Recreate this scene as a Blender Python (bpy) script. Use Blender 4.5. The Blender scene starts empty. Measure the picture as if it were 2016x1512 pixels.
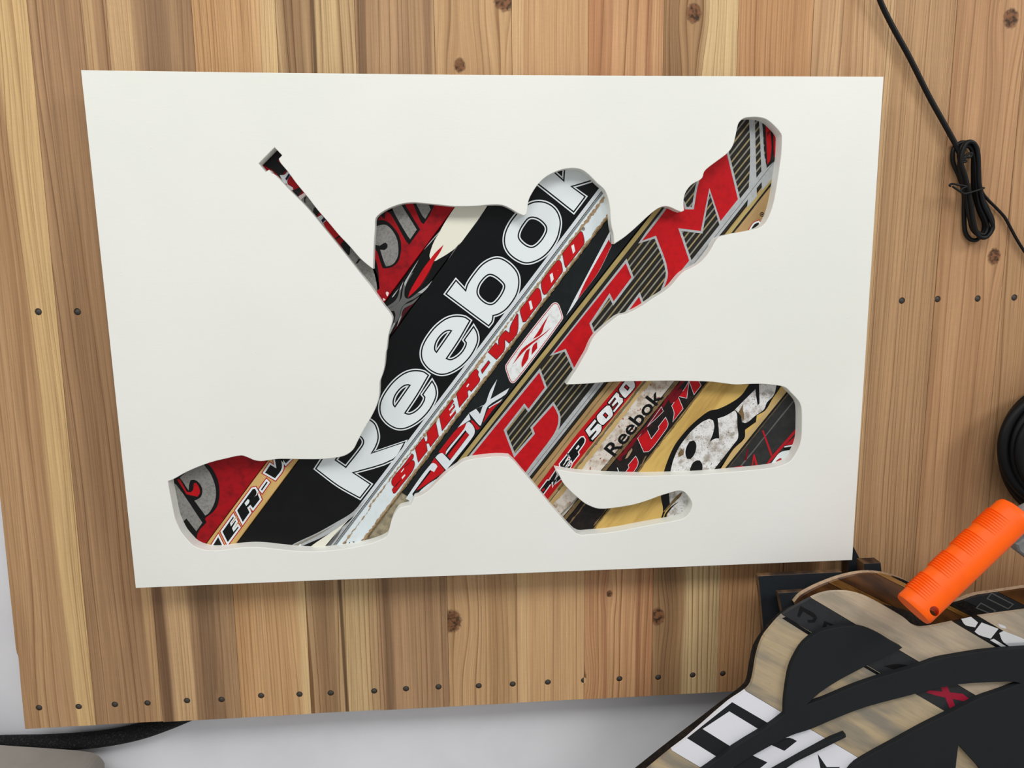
import bpy, bmesh, math, random
from mathutils import Vector, Matrix, geometry
random.seed(7)
S = bpy.context.scene
COL = S.collection

# ---------------------------------------------------------------- camera
RC = ((0.99717896, 0.07147362, 0.02292669),
      (-0.07433939, 0.98264293, 0.16996034),
      (-0.01038107, -0.17118523, 0.98518417))      # columns: right, forward, up
CP = Vector((-0.05472977, -0.95831751, 0.10211234))
F = 1500.0
cam = bpy.data.cameras.new('camera')
co = bpy.data.objects.new('camera', cam)
COL.objects.link(co)
m = Matrix(((RC[0][0], RC[0][2], -RC[0][1], CP.x),
            (RC[1][0], RC[1][2], -RC[1][1], CP.y),
            (RC[2][0], RC[2][2], -RC[2][1], CP.z),
            (0, 0, 0, 1)))
co.matrix_world = m
cam.sensor_fit = 'HORIZONTAL'
cam.sensor_width = 36.0
cam.lens = F / 2016.0 * 36.0
cam.clip_start = 0.02
S.camera = co

# ---------------------------------------------------------------- light
S.view_settings.view_transform = 'Standard'
S.view_settings.look = 'None'
S.view_settings.gamma = 1.0
S.view_settings.use_curve_mapping = False
S.view_settings.exposure = 0.10
w = bpy.data.worlds.new('room_light')
S.world = w
w.use_nodes = True
w.node_tree.nodes['Background'].inputs[0].default_value = (0.93, 0.97, 1.0, 1)
w.node_tree.nodes['Background'].inputs[1].default_value = 0.45


def area(name, loc, target, sx, sy, power, col=(1, 1, 1)):
    l = bpy.data.lights.new(name, 'AREA')
    l.shape = 'RECTANGLE'
    l.size = sx
    l.size_y = sy
    l.energy = power
    l.color = col
    o = bpy.data.objects.new(name, l)
    COL.objects.link(o)
    o.location = loc
    o.rotation_euler = (Vector(target) - Vector(loc)).to_track_quat('-Z', 'Y').to_euler()
    return o


area('ceiling_panel_lamp', (-0.1, -1.9, 1.75), (0, 0, -0.05), 1.8, 0.7, 27, (1.0, 0.985, 0.955))
area('left_panel_lamp', (-1.75, -0.95, 1.25), (0, 0, -0.1), 0.5, 0.35, 12, (1.0, 0.97, 0.92))
area('right_panel_lamp', (1.9, -1.5, 1.35), (0.1, 0, -0.2), 0.9, 0.5, 19, (1.0, 0.985, 0.96))


# ---------------------------------------------------------------- helpers
def P(px, py, y):
    """point of the plane at depth y that the photograph shows at (px, py)"""
    a = (px - 1008) / F
    b = (756 - py) / F
    d = Vector((RC[i][0] * a + RC[i][1] + RC[i][2] * b for i in range(3)))
    t = (y - CP.y) / d.y
    return CP + d * t


def Z(x0, y0, s):
    return lambda pts: [(x0 + p[0] / s, y0 + p[1] / s) for p in pts]


def plane(pts, y):
    out = []
    for p in pts:
        v = P(p[0], p[1], y)
        out.append((v.x, v.z))
    return out


def smooth(pts, n=4, thr=42.0):
    """Catmull-Rom through a closed loop, keeping sharp corners"""
    N = len(pts)
    V = [Vector(p) for p in pts]
    corner = []
    for i in range(N):
        a = V[i] - V[i - 1]
        b = V[(i + 1) % N] - V[i]
        ang = math.degrees(a.angle(b)) if a.length > 1e-9 and b.length > 1e-9 else 0
        corner.append(ang > thr)
    def tangent(i):
        a = V[i] - V[i - 1]
        b = V[(i + 1) % N] - V[i]
        t = a + b
        return t.normalized() if t.length > 1e-12 else b.normalized()
    out = []
    for i in range(N):
        p1, p2 = V[i], V[(i + 1) % N]
        L = (p2 - p1).length
        ch = (p2 - p1).normalized() if L > 1e-12 else Vector((1, 0))
        m1 = (ch if corner[i] else tangent(i)) * L
        m2 = (ch if corner[(i + 1) % N] else tangent((i + 1) % N)) * L
        for k in range(n):
            t = k / n
            q = (2 * t ** 3 - 3 * t * t + 1) * p1 + (t ** 3 - 2 * t * t + t) * m1 + (3 * t * t - 2 * t ** 3) * p2 + (t ** 3 - t * t) * m2
            out.append((q.x, q.y))
            if corner[i] and corner[(i + 1) % N]:
                break
    return out


def sarea(l):
    return 0.5 * sum(l[i - 1][0] * l[i][1] - l[i][0] * l[i - 1][1] for i in range(len(l)))


def ccw(l):
    return list(l) if sarea(l) > 0 else list(reversed(l))


def offset(l, d, lim=2.0):
    """grow (d>0) or shrink a loop in its plane"""
    l = [p for i, p in enumerate(l) if (Vector(p) - Vector(l[i - 1])).length > 1e-7]
    l = ccw(l)
    N = len(l)
    out = []
    for i in range(N):
        p = Vector(l[i])
        a = (p - Vector(l[i - 1])).normalized()
        b = (Vector(l[(i + 1) % N]) - p).normalized()
        na = Vector((a.y, -a.x))
        nb = Vector((b.y, -b.x))
        h = na + nb
        if h.length < 1e-6:
            out.append(tuple(p + na * d))
            continue
        h.normalize()
        c = max(h.dot(na), 1.0 / lim)
        out.append(tuple(p + h * (d / c)))
    return out


def clip(poly, p, n):
    """keep the side of the line through p that n points to"""
    out = []
    N = len(poly)
    for i in range(N):
        a = Vector(poly[i - 1])
        b = Vector(poly[i])
        da = (a - Vector(p)).dot(n)
        db = (b - Vector(p)).dot(n)
        if da >= 0:
            if db >= 0:
                out.append(tuple(b))
            else:
                out.append(tuple(a + (b - a) * (da / (da - db))))
        elif db >= 0:
            out.append(tuple(a + (b - a) * (da / (da - db))))
            out.append(tuple(b))
    return out


def inside(p, loops):
    c = False
    for l in loops:
        j = len(l) - 1
        for i in range(len(l)):
            if (l[i][1] > p[1]) != (l[j][1] > p[1]) and p[0] < (l[j][0] - l[i][0]) * (p[1] - l[i][1]) / (l[j][1] - l[i][1]) + l[i][0]:
                c = not c
            j = i
    return c


def tri(loops):
    """constrained triangulation of loops with holes: (points, triangles)"""
    vs, es = [], []
    for l in loops:
        b = len(vs)
        vs += [Vector((p[0], p[1])) for p in l]
        es += [(b + i, b + (i + 1) % len(l)) for i in range(len(l))]
    r = geometry.delaunay_2d_cdt(vs, es, [], 0, 1e-8)
    pts = [(p.x, p.y) for p in r[0]]
    ts = []
    for f in r[2]:
        c = (sum(pts[i][0] for i in f) / 3, sum(pts[i][1] for i in f) / 3)
        if inside(c, loops):
            a, b2, d = [pts[i] for i in f]
            ar = (b2[0] - a[0]) * (d[1] - a[1]) - (b2[1] - a[1]) * (d[0] - a[0])
            if abs(ar) > 1e-14:
                ts.append(tuple(f) if ar > 0 else tuple(f)[::-1])
    return pts, ts


def link(name, me, mats, parent=None, smooth_shade=False):
    o = bpy.data.objects.new(name, me)
    COL.objects.link(o)
    for mt in (mats if isinstance(mats, (list, tuple)) else [mats]):
        me.materials.append(mt)
    if parent is not None:
        o.parent = parent
        o.location = -parent.matrix_world.translation if parent.type == 'EMPTY' else (0, 0, 0)
    if smooth_shade:
        for p in me.polygons:
            p.use_smooth = True
    return o


def slab_mesh(name, outer, holes, y0, y1, bev=0.0):
    """solid plate in the x-z plane, front at y0 (nearer the camera), back at y1"""
    outer = ccw(outer)
    holes = [ccw(h) for h in holes]
    loops = [outer] + holes
    rings = []          # per loop: list of rings from front to back
    for k, l in enumerate(loops):
        if bev > 0:
            f = offset(l, -bev if k == 0 else bev)
            if len(f) != len(l):
                l = [p for i, p in enumerate(l) if (Vector(p) - Vector(l[i - 1])).length > 1e-7]
            rings.append([(f, y0), (l, y0 + bev), (l, y1)])
        else:
            rings.append([(l, y0), (l, y1)])
    verts, faces = [], []
    start = []
    for r in rings:
        st = []
        for (l, y) in r:
            st.append(len(verts))
            verts += [(p[0], y, p[1]) for p in l]
        start.append(st)
    for k, r in enumerate(rings):
        n = len(r[0][0])
        for a in range(len(r) - 1):
            for i in range(n):
                j = (i + 1) % n
                q = (start[k][a] + i, start[k][a] + j, start[k][a + 1] + j, start[k][a + 1] + i)
                faces.append(q if k > 0 else q[::-1])
    for which in (0, -1):
        pts, ts = tri([r[which][0] for r in rings])
        b0 = len(verts)
        yy = rings[0][which][1]
        verts += [(p[0], yy, p[1]) for p in pts]
        for t in ts:
            f = tuple(b0 + i for i in t)
            faces.append(f if which == 0 else f[::-1])
    me = bpy.data.meshes.new(name)
    me.from_pydata(verts, [], faces)
    bm = bmesh.new()
    bm.from_mesh(me)
    bmesh.ops.remove_doubles(bm, verts=bm.verts, dist=2e-6)
    bmesh.ops.recalc_face_normals(bm, faces=bm.faces)
    bm.to_mesh(me)
    bm.free()
    return me


def slab(name, outer, holes, y0, y1, mat, parent=None, bev=0.0):
    return link(name, slab_mesh(name, outer, holes, y0, y1, bev), mat, parent)


class Print:
    """flat ink on a surface: layered shapes that become one mesh"""
    def __init__(self, y, grow=0.00064):
        self.y = y
        self.v = []
        self.f = []
        self.mi = []
        self.mats = []
        self.px = grow

    def loops(self, outer, holes, lev, mat):
        y = self.y - 0.00009 * (lev + 1)
        if mat not in self.mats:
            self.mats.append(mat)
        k = self.mats.index(mat)
        ls = [outer] + list(holes)
        b = len(self.v)
        pts, ts = tri(ls)
        self.v += [(p[0], y, p[1]) for p in pts]
        for t in ts:
            self.f.append(tuple(b + i for i in t))
            self.mi.append(k)

    def add(self, mat, lev, pts, holes=(), grow=0.0, sm=True):
        o = plane(pts, self.y)
        hs = [plane(h, self.y) for h in holes]
        if sm:
            o = smooth(o)
            hs = [smooth(h, 4, 64) for h in hs]
        if grow:
            o = offset(o, grow * self.px)
            hs = [offset(h, -grow * self.px) for h in hs]
        self.loops(o, hs, lev, mat)

    def outlined(self, stack, lev, pts, holes=(), sm=True):
        """stack: [(material, grow px)...] widest first"""
        for i, (mt, g) in enumerate(stack):
            self.add(mt, lev + i, pts, holes, g, sm)

    def build(self, name, parent):
        me = bpy.data.meshes.new(name)
        me.from_pydata(self.v, [], self.f)
        for i, p in enumerate(me.polygons):
            p.material_index = self.mi[i]
        return link(name, me, self.mats, parent)


def thing(name, label, cat, loc, group=None):
    o = bpy.data.objects.new(name, None)
    o.empty_display_size = 0.02
    COL.objects.link(o)
    o.location = loc
    o.matrix_world = Matrix.Translation(loc)
    o['label'] = label
    o['category'] = cat
    if group:
        o['group'] = group
    return o


def tag(o, label, cat, group=None):
    o['label'] = label
    o['category'] = cat
    if group:
        o['group'] = group
    return o


def tube_mesh(name, pts, r, seg=10, closed=False, sub=6):
    V = [Vector(p) for p in pts]
    n = len(V)
    path = []
    rng = n if closed else n - 1
    for i in range(rng):
        p1, p2 = V[i], V[(i + 1) % n]
        p0 = V[i - 1] if (closed or i > 0) else p1 * 2 - p2
        p3 = V[(i + 2) % n] if (closed or i + 2 < n) else p2 * 2 - p1
        for k in range(sub):
            t = k / sub
            path.append(0.5 * ((2 * p1) + (p2 - p0) * t + (2 * p0 - 5 * p1 + 4 * p2 - p3) * t * t
                               + (3 * p1 - p0 - 3 * p2 + p3) * t ** 3))
    if not closed:
        path.append(V[-1])
    L = len(path)
    verts, faces = [], []
    up = None
    for i, p in enumerate(path):
        a = path[i - 1] if (i > 0 or closed) else p
        b = path[(i + 1) % L] if (i < L - 1 or closed) else p
        t = (b - a).normalized()
        if up is None:
            up = t.orthogonal().normalized()
        up = (up - t * up.dot(t))
        up.normalize()
        s = t.cross(up)
        for k in range(seg):
            an = 2 * math.pi * k / seg
            verts.append(p + (up * math.cos(an) + s * math.sin(an)) * r)
    for i in range(L if closed else L - 1):
        for k in range(seg):
            a = i * seg + k
            b = i * seg + (k + 1) % seg
            c = ((i + 1) % L) * seg + (k + 1) % seg
            d = ((i + 1) % L) * seg + k
            faces.append((a, b, c, d))
    if not closed:
        faces.append(tuple(range(seg))[::-1])
        faces.append(tuple(range((L - 1) * seg, L * seg)))
    me = bpy.data.meshes.new(name)
    me.from_pydata([tuple(v) for v in verts], [], faces)
    bm = bmesh.new()
    bm.from_mesh(me)
    bmesh.ops.recalc_face_normals(bm, faces=bm.faces)
    bm.to_mesh(me)
    bm.free()
    for p in me.polygons:
        p.use_smooth = True
    return me


# ---------------------------------------------------------------- materials
def lin(c):
    out = []
    for v in c:
        v = v / 255.0
        out.append(v / 12.92 if v <= 0.04045 else ((v + 0.055) / 1.055) ** 2.4)
    return (out[0], out[1], out[2], 1.0)


class NT:
    def __init__(self, name):
        self.m = bpy.data.materials.new(name)
        self.m.use_nodes = True
        self.t = self.m.node_tree
        self.b = self.t.nodes['Principled BSDF']
        self._pos = None

    def pos(self):
        if self._pos is None:
            self._pos = self.t.nodes.new('ShaderNodeTexCoord').outputs['Object']
        return self._pos

    def set(self, sock, v):
        if hasattr(v, 'is_linked') or isinstance(v, bpy.types.NodeSocket):
            self.t.links.new(v, sock)
        else:
            sock.default_value = v

    def math(self, op, a, b=0.0, c=None, clamp=False):
        n = self.t.nodes.new('ShaderNodeMath')
        n.operation = op
        n.use_clamp = clamp
        self.set(n.inputs[0], a)
        self.set(n.inputs[1], b)
        if c is not None:
            self.set(n.inputs[2], c)
        return n.outputs[0]

    def mix(self, fac, a, b, mode='MIX'):
        n = self.t.nodes.new('ShaderNodeMix')
        n.data_type = 'RGBA'
        n.blend_type = mode
        self.set(n.inputs[0], fac)
        self.set(n.inputs[6], a)
        self.set(n.inputs[7], b)
        return n.outputs[2]

    def sep(self, v=None):
        n = self.t.nodes.new('ShaderNodeSeparateXYZ')
        self.t.links.new(v or self.pos(), n.inputs[0])
        return n.outputs

    def comb(self, x, y, z):
        n = self.t.nodes.new('ShaderNodeCombineXYZ')
        for i, v in enumerate((x, y, z)):
            self.set(n.inputs[i], v)
        return n.outputs[0]

    def scale(self, sc, rot=0.0):
        """texture space turned about y by rot, then scaled"""
        r = self.t.nodes.new('ShaderNodeVectorRotate')
        r.rotation_type = 'Y_AXIS'
        self.t.links.new(self.pos(), r.inputs['Vector'])
        r.inputs['Angle'].default_value = rot
        n = self.t.nodes.new('ShaderNodeMapping')
        self.t.links.new(r.outputs[0], n.inputs[0])
        n.inputs['Scale'].default_value = sc
        return n.outputs[0]

    def noise(self, vec, scale, detail=2.0, rough=0.5, dist=0.0):
        n = self.t.nodes.new('ShaderNodeTexNoise')
        self.t.links.new(vec, n.inputs['Vector'])
        n.inputs['Scale'].default_value = scale
        n.inputs['Detail'].default_value = detail
        n.inputs['Roughness'].default_value = rough
        n.inputs['Distortion'].default_value = dist
        return n.outputs[0]

    def step(self, v, lo, hi, a=0.0, b=1.0):
        n = self.t.nodes.new('ShaderNodeMapRange')
        n.interpolation_type = 'SMOOTHSTEP'
        self.set(n.inputs[0], v)
        n.inputs[1].default_value = lo
        n.inputs[2].default_value = hi
        n.inputs[3].default_value = a
        n.inputs[4].default_value = b
        return n.outputs[0]

    def color(self, c):
        self.set(self.b.inputs['Base Color'], c)

    def rough(self, r, spec=0.5):
        self.set(self.b.inputs['Roughness'], r)
        self.set(self.b.inputs['Specular IOR Level'], spec)

    def bump(self, h, strength=0.2, dist=0.001):
        n = self.t.nodes.new('ShaderNodeBump')
        n.inputs['Strength'].default_value = strength
        n.inputs['Distance'].default_value = dist
        self.set(n.inputs['Height'], h)
        self.t.links.new(n.outputs[0], self.b.inputs['Normal'])


def paint(name, rgb, rough=0.4, spec=0.5, var=0.0, vscale=60, dark=None, metal=0.0, stretch=None, speck=None):
    """painted / printed surface with optional mottling (var towards dark) and specks (rgb, amount)"""
    n = NT(name)
    c = lin(rgb)
    if var > 0 or speck:
        v = n.scale(stretch[0], stretch[1]) if stretch else n.pos()
    if var > 0:
        f = n.step(n.noise(v, vscale, 4.0, 0.65), 0.42, 0.72, 0, var)
        c = n.mix(f, c, lin(dark or tuple(x * 0.5 for x in rgb)))
    if speck:
        f = n.step(n.noise(v, speck[2], 3.0, 0.7), speck[1], speck[1] + 0.05)
        c = n.mix(f, c, lin(speck[0]))
    n.color(c)
    n.rough(rough, spec * 0.5)
    n.b.inputs['Metallic'].default_value = metal
    return n.m
# ================================================================ setting
wallm = NT('white_wall_paint')
f = wallm.noise(wallm.pos(), 5, 4, 0.6)
c = wallm.mix(wallm.step(f, 0.35, 0.75, 0, 0.5), lin((226, 226, 230)), lin((205, 205, 210)))
f2 = wallm.step(wallm.noise(wallm.scale((1.2, 1, 0.35), 0.35), 38, 5, 0.75), 0.70, 0.78)
c = wallm.mix(wallm.math('MULTIPLY', f2, 0.35), c, lin((110, 110, 116)))
wallm.color(c)
wallm.rough(0.5, 0.4)
WY = 0.048
o = slab('wall_back', [(-2.6, -1.3), (2.6, -1.3), (2.6, 1.6), (-2.6, 1.6)], [], WY, WY + 0.1, wallm.m)
o['kind'] = 'structure'


# ---------------------------------------------------------------- plank panel
def plank_mat(i, cA, cB, x0, x1, freq=95.0, amp=0.8, line=0.55, sap=None, knots=(), streak=0.5, bands=()):
    """sawn cedar: growth-ring lines along z, bent around knots.
    sap: (from, to, rgb) in plank width; bands: (centre 0..1, width, rgb, amount)"""
    n = NT('cedar_plank_%02d' % i)
    xyz = n.sep()
    x, z = xyz[0], xyz[2]
    knotmask = None
    kd = 0.0
    for (kx, kz, kr) in knots:
        dx = n.math('SUBTRACT', x, kx)
        dz = n.math('SUBTRACT', z, kz)
        e = n.math('ADD', n.math('MULTIPLY', n.math('MULTIPLY', dx, dx), 1 / (kr * 2.3) ** 2),
                   n.math('MULTIPLY', n.math('MULTIPLY', dz, dz), 1 / (kr * 5.5) ** 2))
        g = n.math('EXPONENT', n.math('MULTIPLY', e, -1.0))
        push = n.math('MULTIPLY', n.math('MULTIPLY', g, -0.75), dx)
        kd = push if isinstance(kd, float) else n.math('ADD', kd, push)
        r2 = n.math('ADD', n.math('MULTIPLY', n.math('MULTIPLY', dx, dx), 1 / kr ** 2),
                    n.math('MULTIPLY', n.math('MULTIPLY', dz, dz), 1 / (kr * 1.25) ** 2))
        wob = n.math('MULTIPLY_ADD', n.noise(n.pos(), 260, 3), 1.1, n.math('SUBTRACT', r2, 0.55))
        mk = n.step(wob, 0.55, 1.35, 1, 0)
        knotmask = mk if knotmask is None else n.math('MAXIMUM', knotmask, mk)
    xx = x if isinstance(kd, float) else n.math('ADD', x, kd)
    sd = i * 3.71
    lowv = n.comb(n.math('MULTIPLY', xx, 9.0), sd, n.math('MULTIPLY', z, 1.3))
    low = n.noise(lowv, 1.0, 2.0, 0.5)
    u = n.math('ADD', n.math('MULTIPLY', xx, freq * 1.55), n.math('MULTIPLY', low, amp * 7))
    uv = n.comb(n.math('MULTIPLY', u, 0.33), sd, n.math('MULTIPLY', z, 0.6))
    u = n.math('ADD', u, n.math('MULTIPLY', n.noise(uv, 1.0, 1.0), 3.2))
    fr = n.math('FRACT', u)
    late = n.math('POWER', fr, 5.0)
    fade = n.math('MULTIPLY', n.step(fr, 0.93, 1.0, 1, 0), late)
    strv = n.comb(n.math('MULTIPLY', u, 0.71), sd + 5, n.math('MULTIPLY', z, 0.9))
    strength = n.step(n.noise(strv, 1.0, 2.0), 0.36, 0.66)
    ln = n.math('MULTIPLY', fade, n.math('MULTIPLY_ADD', strength, 0.8, 0.2))
    # a second, finer set of rings
    u2 = n.math('MULTIPLY', u, 2.6)
    u2 = n.math('ADD', u2, n.math('MULTIPLY', n.noise(n.comb(n.math('MULTIPLY', u2, 0.4), sd + 8, n.math('MULTIPLY', z, 0.8)), 1.0, 1.0), 3.0))
    ln2 = n.math('POWER', n.math('FRACT', u2), 3.0)
    ln2 = n.math('MULTIPLY', ln2, n.step(n.noise(n.comb(n.math('MULTIPLY', u, 0.5), sd + 14, n.math('MULTIPLY', z, 0.7)), 1.0, 1.0), 0.38, 0.62))
    ln = n.math('MINIMUM', n.math('MAXIMUM', n.math('MULTIPLY', ln, 1.7), n.math('MULTIPLY', ln2, 0.62)), 1.0)
    # broad tone, fine fibre, saw chatter
    tv = n.comb(n.math('MULTIPLY', xx, 26.0), sd + 11, n.math('MULTIPLY', z, 1.1))
    tone = n.step(n.noise(tv, 1.0, 3.0, 0.55), 0.34, 0.68)
    fv = n.comb(n.math('MULTIPLY', xx, 620.0), sd, n.math('MULTIPLY', z, 9.0))
    fib = n.noise(fv, 1.0, 3.0, 0.6)
    cv = n.comb(n.math('MULTIPLY', x, 120.0), sd, n.math('MULTIPLY', z, 420.0))
    chat = n.noise(cv, 1.0, 2.0, 0.6)
    c = n.mix(n.math('MULTIPLY', tone, streak * 1.7), lin(cA), lin(cB))
    rel = n.math('MULTIPLY', n.math('SUBTRACT', xx, x0), 1 / (x1 - x0))
    wv = n.comb(n.math('MULTIPLY', x, 12.0), sd + 2, n.math('MULTIPLY', z, 2.0))
    relw = n.math('ADD', rel, n.math('MULTIPLY', n.math('SUBTRACT', n.noise(wv, 1.0, 2.0), 0.5), 0.18))
    if sap:
        fsap = n.math('MULTIPLY', n.step(relw, sap[0] - 0.05, sap[0] + 0.05), n.step(relw, sap[1] - 0.04, sap[1] + 0.04, 1, 0))
        c = n.mix(n.math('MULTIPLY', fsap, 0.9), c, lin(sap[2]))
    for (bc, bw, rgb, amt) in bands:
        dd = n.math('ABSOLUTE', n.math('SUBTRACT', relw, bc))
        c = n.mix(n.step(dd, bw * 0.35, bw, amt, 0), c, lin(rgb))
    ringc = n.mix(1.0, c, (0.44, 0.35, 0.27, 1), 'MULTIPLY')
    c = n.mix(n.math('MULTIPLY', ln, min(1.0, line * 1.6)), c, ringc)
    sh = n.math('ADD', n.math('MULTIPLY', n.math('SUBTRACT', fib, 0.5), 0.75), n.math('MULTIPLY', n.math('SUBTRACT', chat, 0.5), 0.12))
    k = n.math('ADD', sh, 1.0)
    c = n.mix(1.0, c, n.comb(k, k, k), 'MULTIPLY')
    if knotmask is not None:
        kn = n.noise(n.pos(), 150, 3, 0.6)
        kc = n.mix(n.step(kn, 0.36, 0.6), lin((40, 24, 15)), lin((128, 82, 52)))
        kc = n.mix(n.step(knotmask, 0.35, 0.95, 0.75, 0), kc, lin((48, 29, 18)))
        c = n.mix(n.math('MULTIPLY', knotmask, 0.92), c, kc)
    hs = n.t.nodes.new('ShaderNodeHueSaturation')
    hs.inputs['Saturation'].default_value = 0.98
    hs.inputs['Value'].default_value = 0.92
    n.t.links.new(c, hs.inputs['Color'])
    n.color(hs.outputs[0])
    n.rough(0.62, 0.2)
    h = n.math('ADD', n.math('MULTIPLY', fib, 0.5), n.math('MULTIPLY', ln, -0.7))
    n.bump(h, 0.25, 0.0006)
    return n.m


def kn(px, py, r):
    v = P(px, py, 0.0)
    return (v.x, v.z, r)


# boundaries of the planks: x at z = 0.39 and at z = -0.512
BND = [(-0.617, -0.6343), (-0.5293, -0.5437), (-0.4430, -0.4573), (-0.3485, -0.3544), (-0.2544, -0.2621), (-0.1641, -0.1692),
       (-0.0720, -0.0756), (0.0192, 0.0181), (0.1110, 0.1108), (0.2022, 0.2055), (0.2935, 0.2990), (0.3868, 0.3915),
       (0.4794, 0.4835), (0.5687, 0.5750), (0.6600, 0.6670), (0.7510, 0.7590), (0.8420, 0.8510)]
tan, brown, pale, orange = (196, 160, 118), (150, 113, 78), (218, 184, 134), (206, 160, 112)
PL = [
    dict(cA=(190, 150, 108), cB=(158, 118, 80), sap=(0.66, 1.2, (214, 178, 124)), freq=70, line=0.5),
    dict(cA=(176, 138, 100), cB=(150, 114, 80), freq=80, line=0.55, bands=((0.86, 0.10, (206, 168, 120), 0.6),)),
    dict(cA=(176, 140, 102), cB=(140, 106, 76), freq=85, line=0.4, sap=(0.08, 0.36, (208, 170, 124)), bands=((0.62, 0.2, (128, 98, 72), 0.55), (-0.02, 0.09, (110, 80, 56), 0.8))),
    dict(cA=(208, 166, 118), cB=(192, 146, 98), freq=150, line=0.5, sap=(0.86, 1.2, (222, 188, 136))),
    dict(cA=(196, 162, 118), cB=(160, 124, 88), freq=80, line=0.6, sap=(0.5, 0.86, (206, 174, 126)), bands=((0.5, 0.035, (86, 60, 40), 0.85), (0.25, 0.2, (140, 106, 74), 0.6))),
    dict(cA=(190, 152, 112), cB=(160, 124, 90), freq=85, line=0.5, bands=((0.08, 0.08, (122, 92, 66), 0.8), (0.93, 0.07, (142, 108, 78), 0.7))),
    dict(cA=(204, 164, 118), cB=(176, 136, 94), freq=60, line=0.5, knots=(kn(905, 129, 0.0065), kn(889, 1223, 0.013), kn(992, -4, 0.012))),
    dict(cA=(212, 170, 122), cB=(194, 150, 106), freq=120, line=0.35, bands=((0.08, 0.12, (220, 182, 134), 0.6),)),
    dict(cA=(208, 160, 114), cB=(178, 124, 84), freq=52, line=0.6, knots=(kn(1200, 1169, 0.004), kn(1143, 1333, 0.008)), bands=((0.8, 0.06, (160, 104, 70), 0.6), (0.3, 0.05, (166, 110, 76), 0.5))),
    dict(cA=(170, 132, 92), cB=(134, 100, 68), freq=105, line=0.7, sap=(0.47, 1.2, (220, 188, 138)), knots=(kn(1366, 26, 0.009), kn(1294, 1214, 0.010))),
    dict(cA=(206, 158, 110), cB=(184, 136, 92), freq=90, line=0.5, bands=((0.96, 0.02, (120, 84, 54), 0.8),)),
    dict(cA=(206, 166, 122), cB=(184, 142, 102), freq=55, line=0.5, bands=((0.45, 0.10, (174, 132, 92), 0.6),)),
    dict(cA=(190, 150, 108), cB=(168, 130, 92), freq=135, line=0.55, sap=(-0.2, 0.08, (214, 176, 130))),
    dict(cA=(192, 148, 106), cB=(166, 122, 84), freq=70, line=0.4, knots=(kn(1957, 505, 0.0085), kn(1990, 36, 0.0095))),
    dict(cA=(188, 146, 104), cB=(164, 124, 86), freq=80, line=0.5),
    dict(cA=(196, 156, 112), cB=(170, 130, 92), freq=80, line=0.5),
]
SC = [(76.4, 1394), (154.5, 1391.7), (225.7, 1387.6), (290, 1384.8), (368, 1379.6), (436, 1377.5), (514, 1369.8), (589.6, 1367),
      (651, 1365), (736.6, 1361), (799.3, 1356.5), (863.3, 1352.9), (942.5, 1350.5), (1009.4, 1347), (1078.6, 1343.4), (1149.7, 1339.7),
      (1219.8, 1337), (1296, 1334), (1364, 1329.5), (1423.4, 1326.4),
      (75, 614), (152, 614), (1776, 592), (1846, 589), (1925, 588), (1997, 586)]
# the same two screw rows go on along the planks that the art covers
zmid = sum(P(a, b, 0.0).z for a, b in SC[20:]) / 6
panel = thing('plank_panel', 'large panel of vertical knotty cedar planks hung on the white wall behind the white art', 'panel', (0.1, 0.009, -0.512))
screwm = paint('sunk_screw_steel', (74, 70, 66), 0.55, 0.4, 0.4, 300)
holes_at = [P(a, b, 0.0) for a, b in SC]
HR = 0.0042


def ring(cx, cz, r, n=14):
    return [(cx + r * math.cos(2 * math.pi * k / n), cz + r * math.sin(2 * math.pi * k / n)) for k in range(n)]


sm_ = tube_mesh('screw', [(0, 0.0, 0), (0, 0.008, 0)], HR * 0.98, 12, False, 1)
zt = 0.62
for i in range(16):
    def xb(k, zz):
        a, b = BND[k]
        return b + (a - b) * (zz + 0.512) / 0.902
    g = 0.00016
    zb = -0.512
    jl = 0.0004 * math.sin(i * 2.1)
    out = [(xb(i, zb) + g, zb + jl), (xb(i + 1, zb) - g, zb + jl), (xb(i + 1, zt) - g, zt), (xb(i, zt) + g, zt)]
    if i == 0:      # the outer edge has small chips
        out = out[:3] + [(xb(0, zt), zt)] + [(xb(0, zz) + dx, zz) for zz, dx in
               ((0.1, 0), (-0.2, 0.0006), (-0.395, -0.0004), (-0.404, 0.0002), (-0.408, 0.0016), (-0.425, 0.0013), (-0.45, 0.0006))]
    mine = [h for h in holes_at if xb(i, h.z) < h.x < xb(i + 1, h.z)]
    dy = 0.0003 * math.sin(i * 1.7 + 0.4)
    mt = plank_mat(i, x0=xb(i, -0.1), x1=xb(i + 1, -0.1), **PL[i])
    pk = slab('plank', out, [ring(h.x, h.z, HR) for h in mine], dy, 0.018, mt, panel, 0.0003)
    for h in mine:
        s = bpy.data.objects.new('screw', sm_)
        COL.objects.link(s)
        s.parent = pk
        s.location = (h.x, dy + 0.0010, h.z)
sm_.materials.append(screwm)
battm = paint('batten_wood', (150, 116, 82), 0.7, 0.2, 0.5, 40)
for zz in (-0.46, zmid, 0.5):
    slab('batten', [(-0.52, zz - 0.02), (0.82, zz - 0.02), (0.82, zz + 0.02), (-0.52, zz + 0.02)], [], 0.0185, WY - 0.0012, battm, panel)

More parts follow.
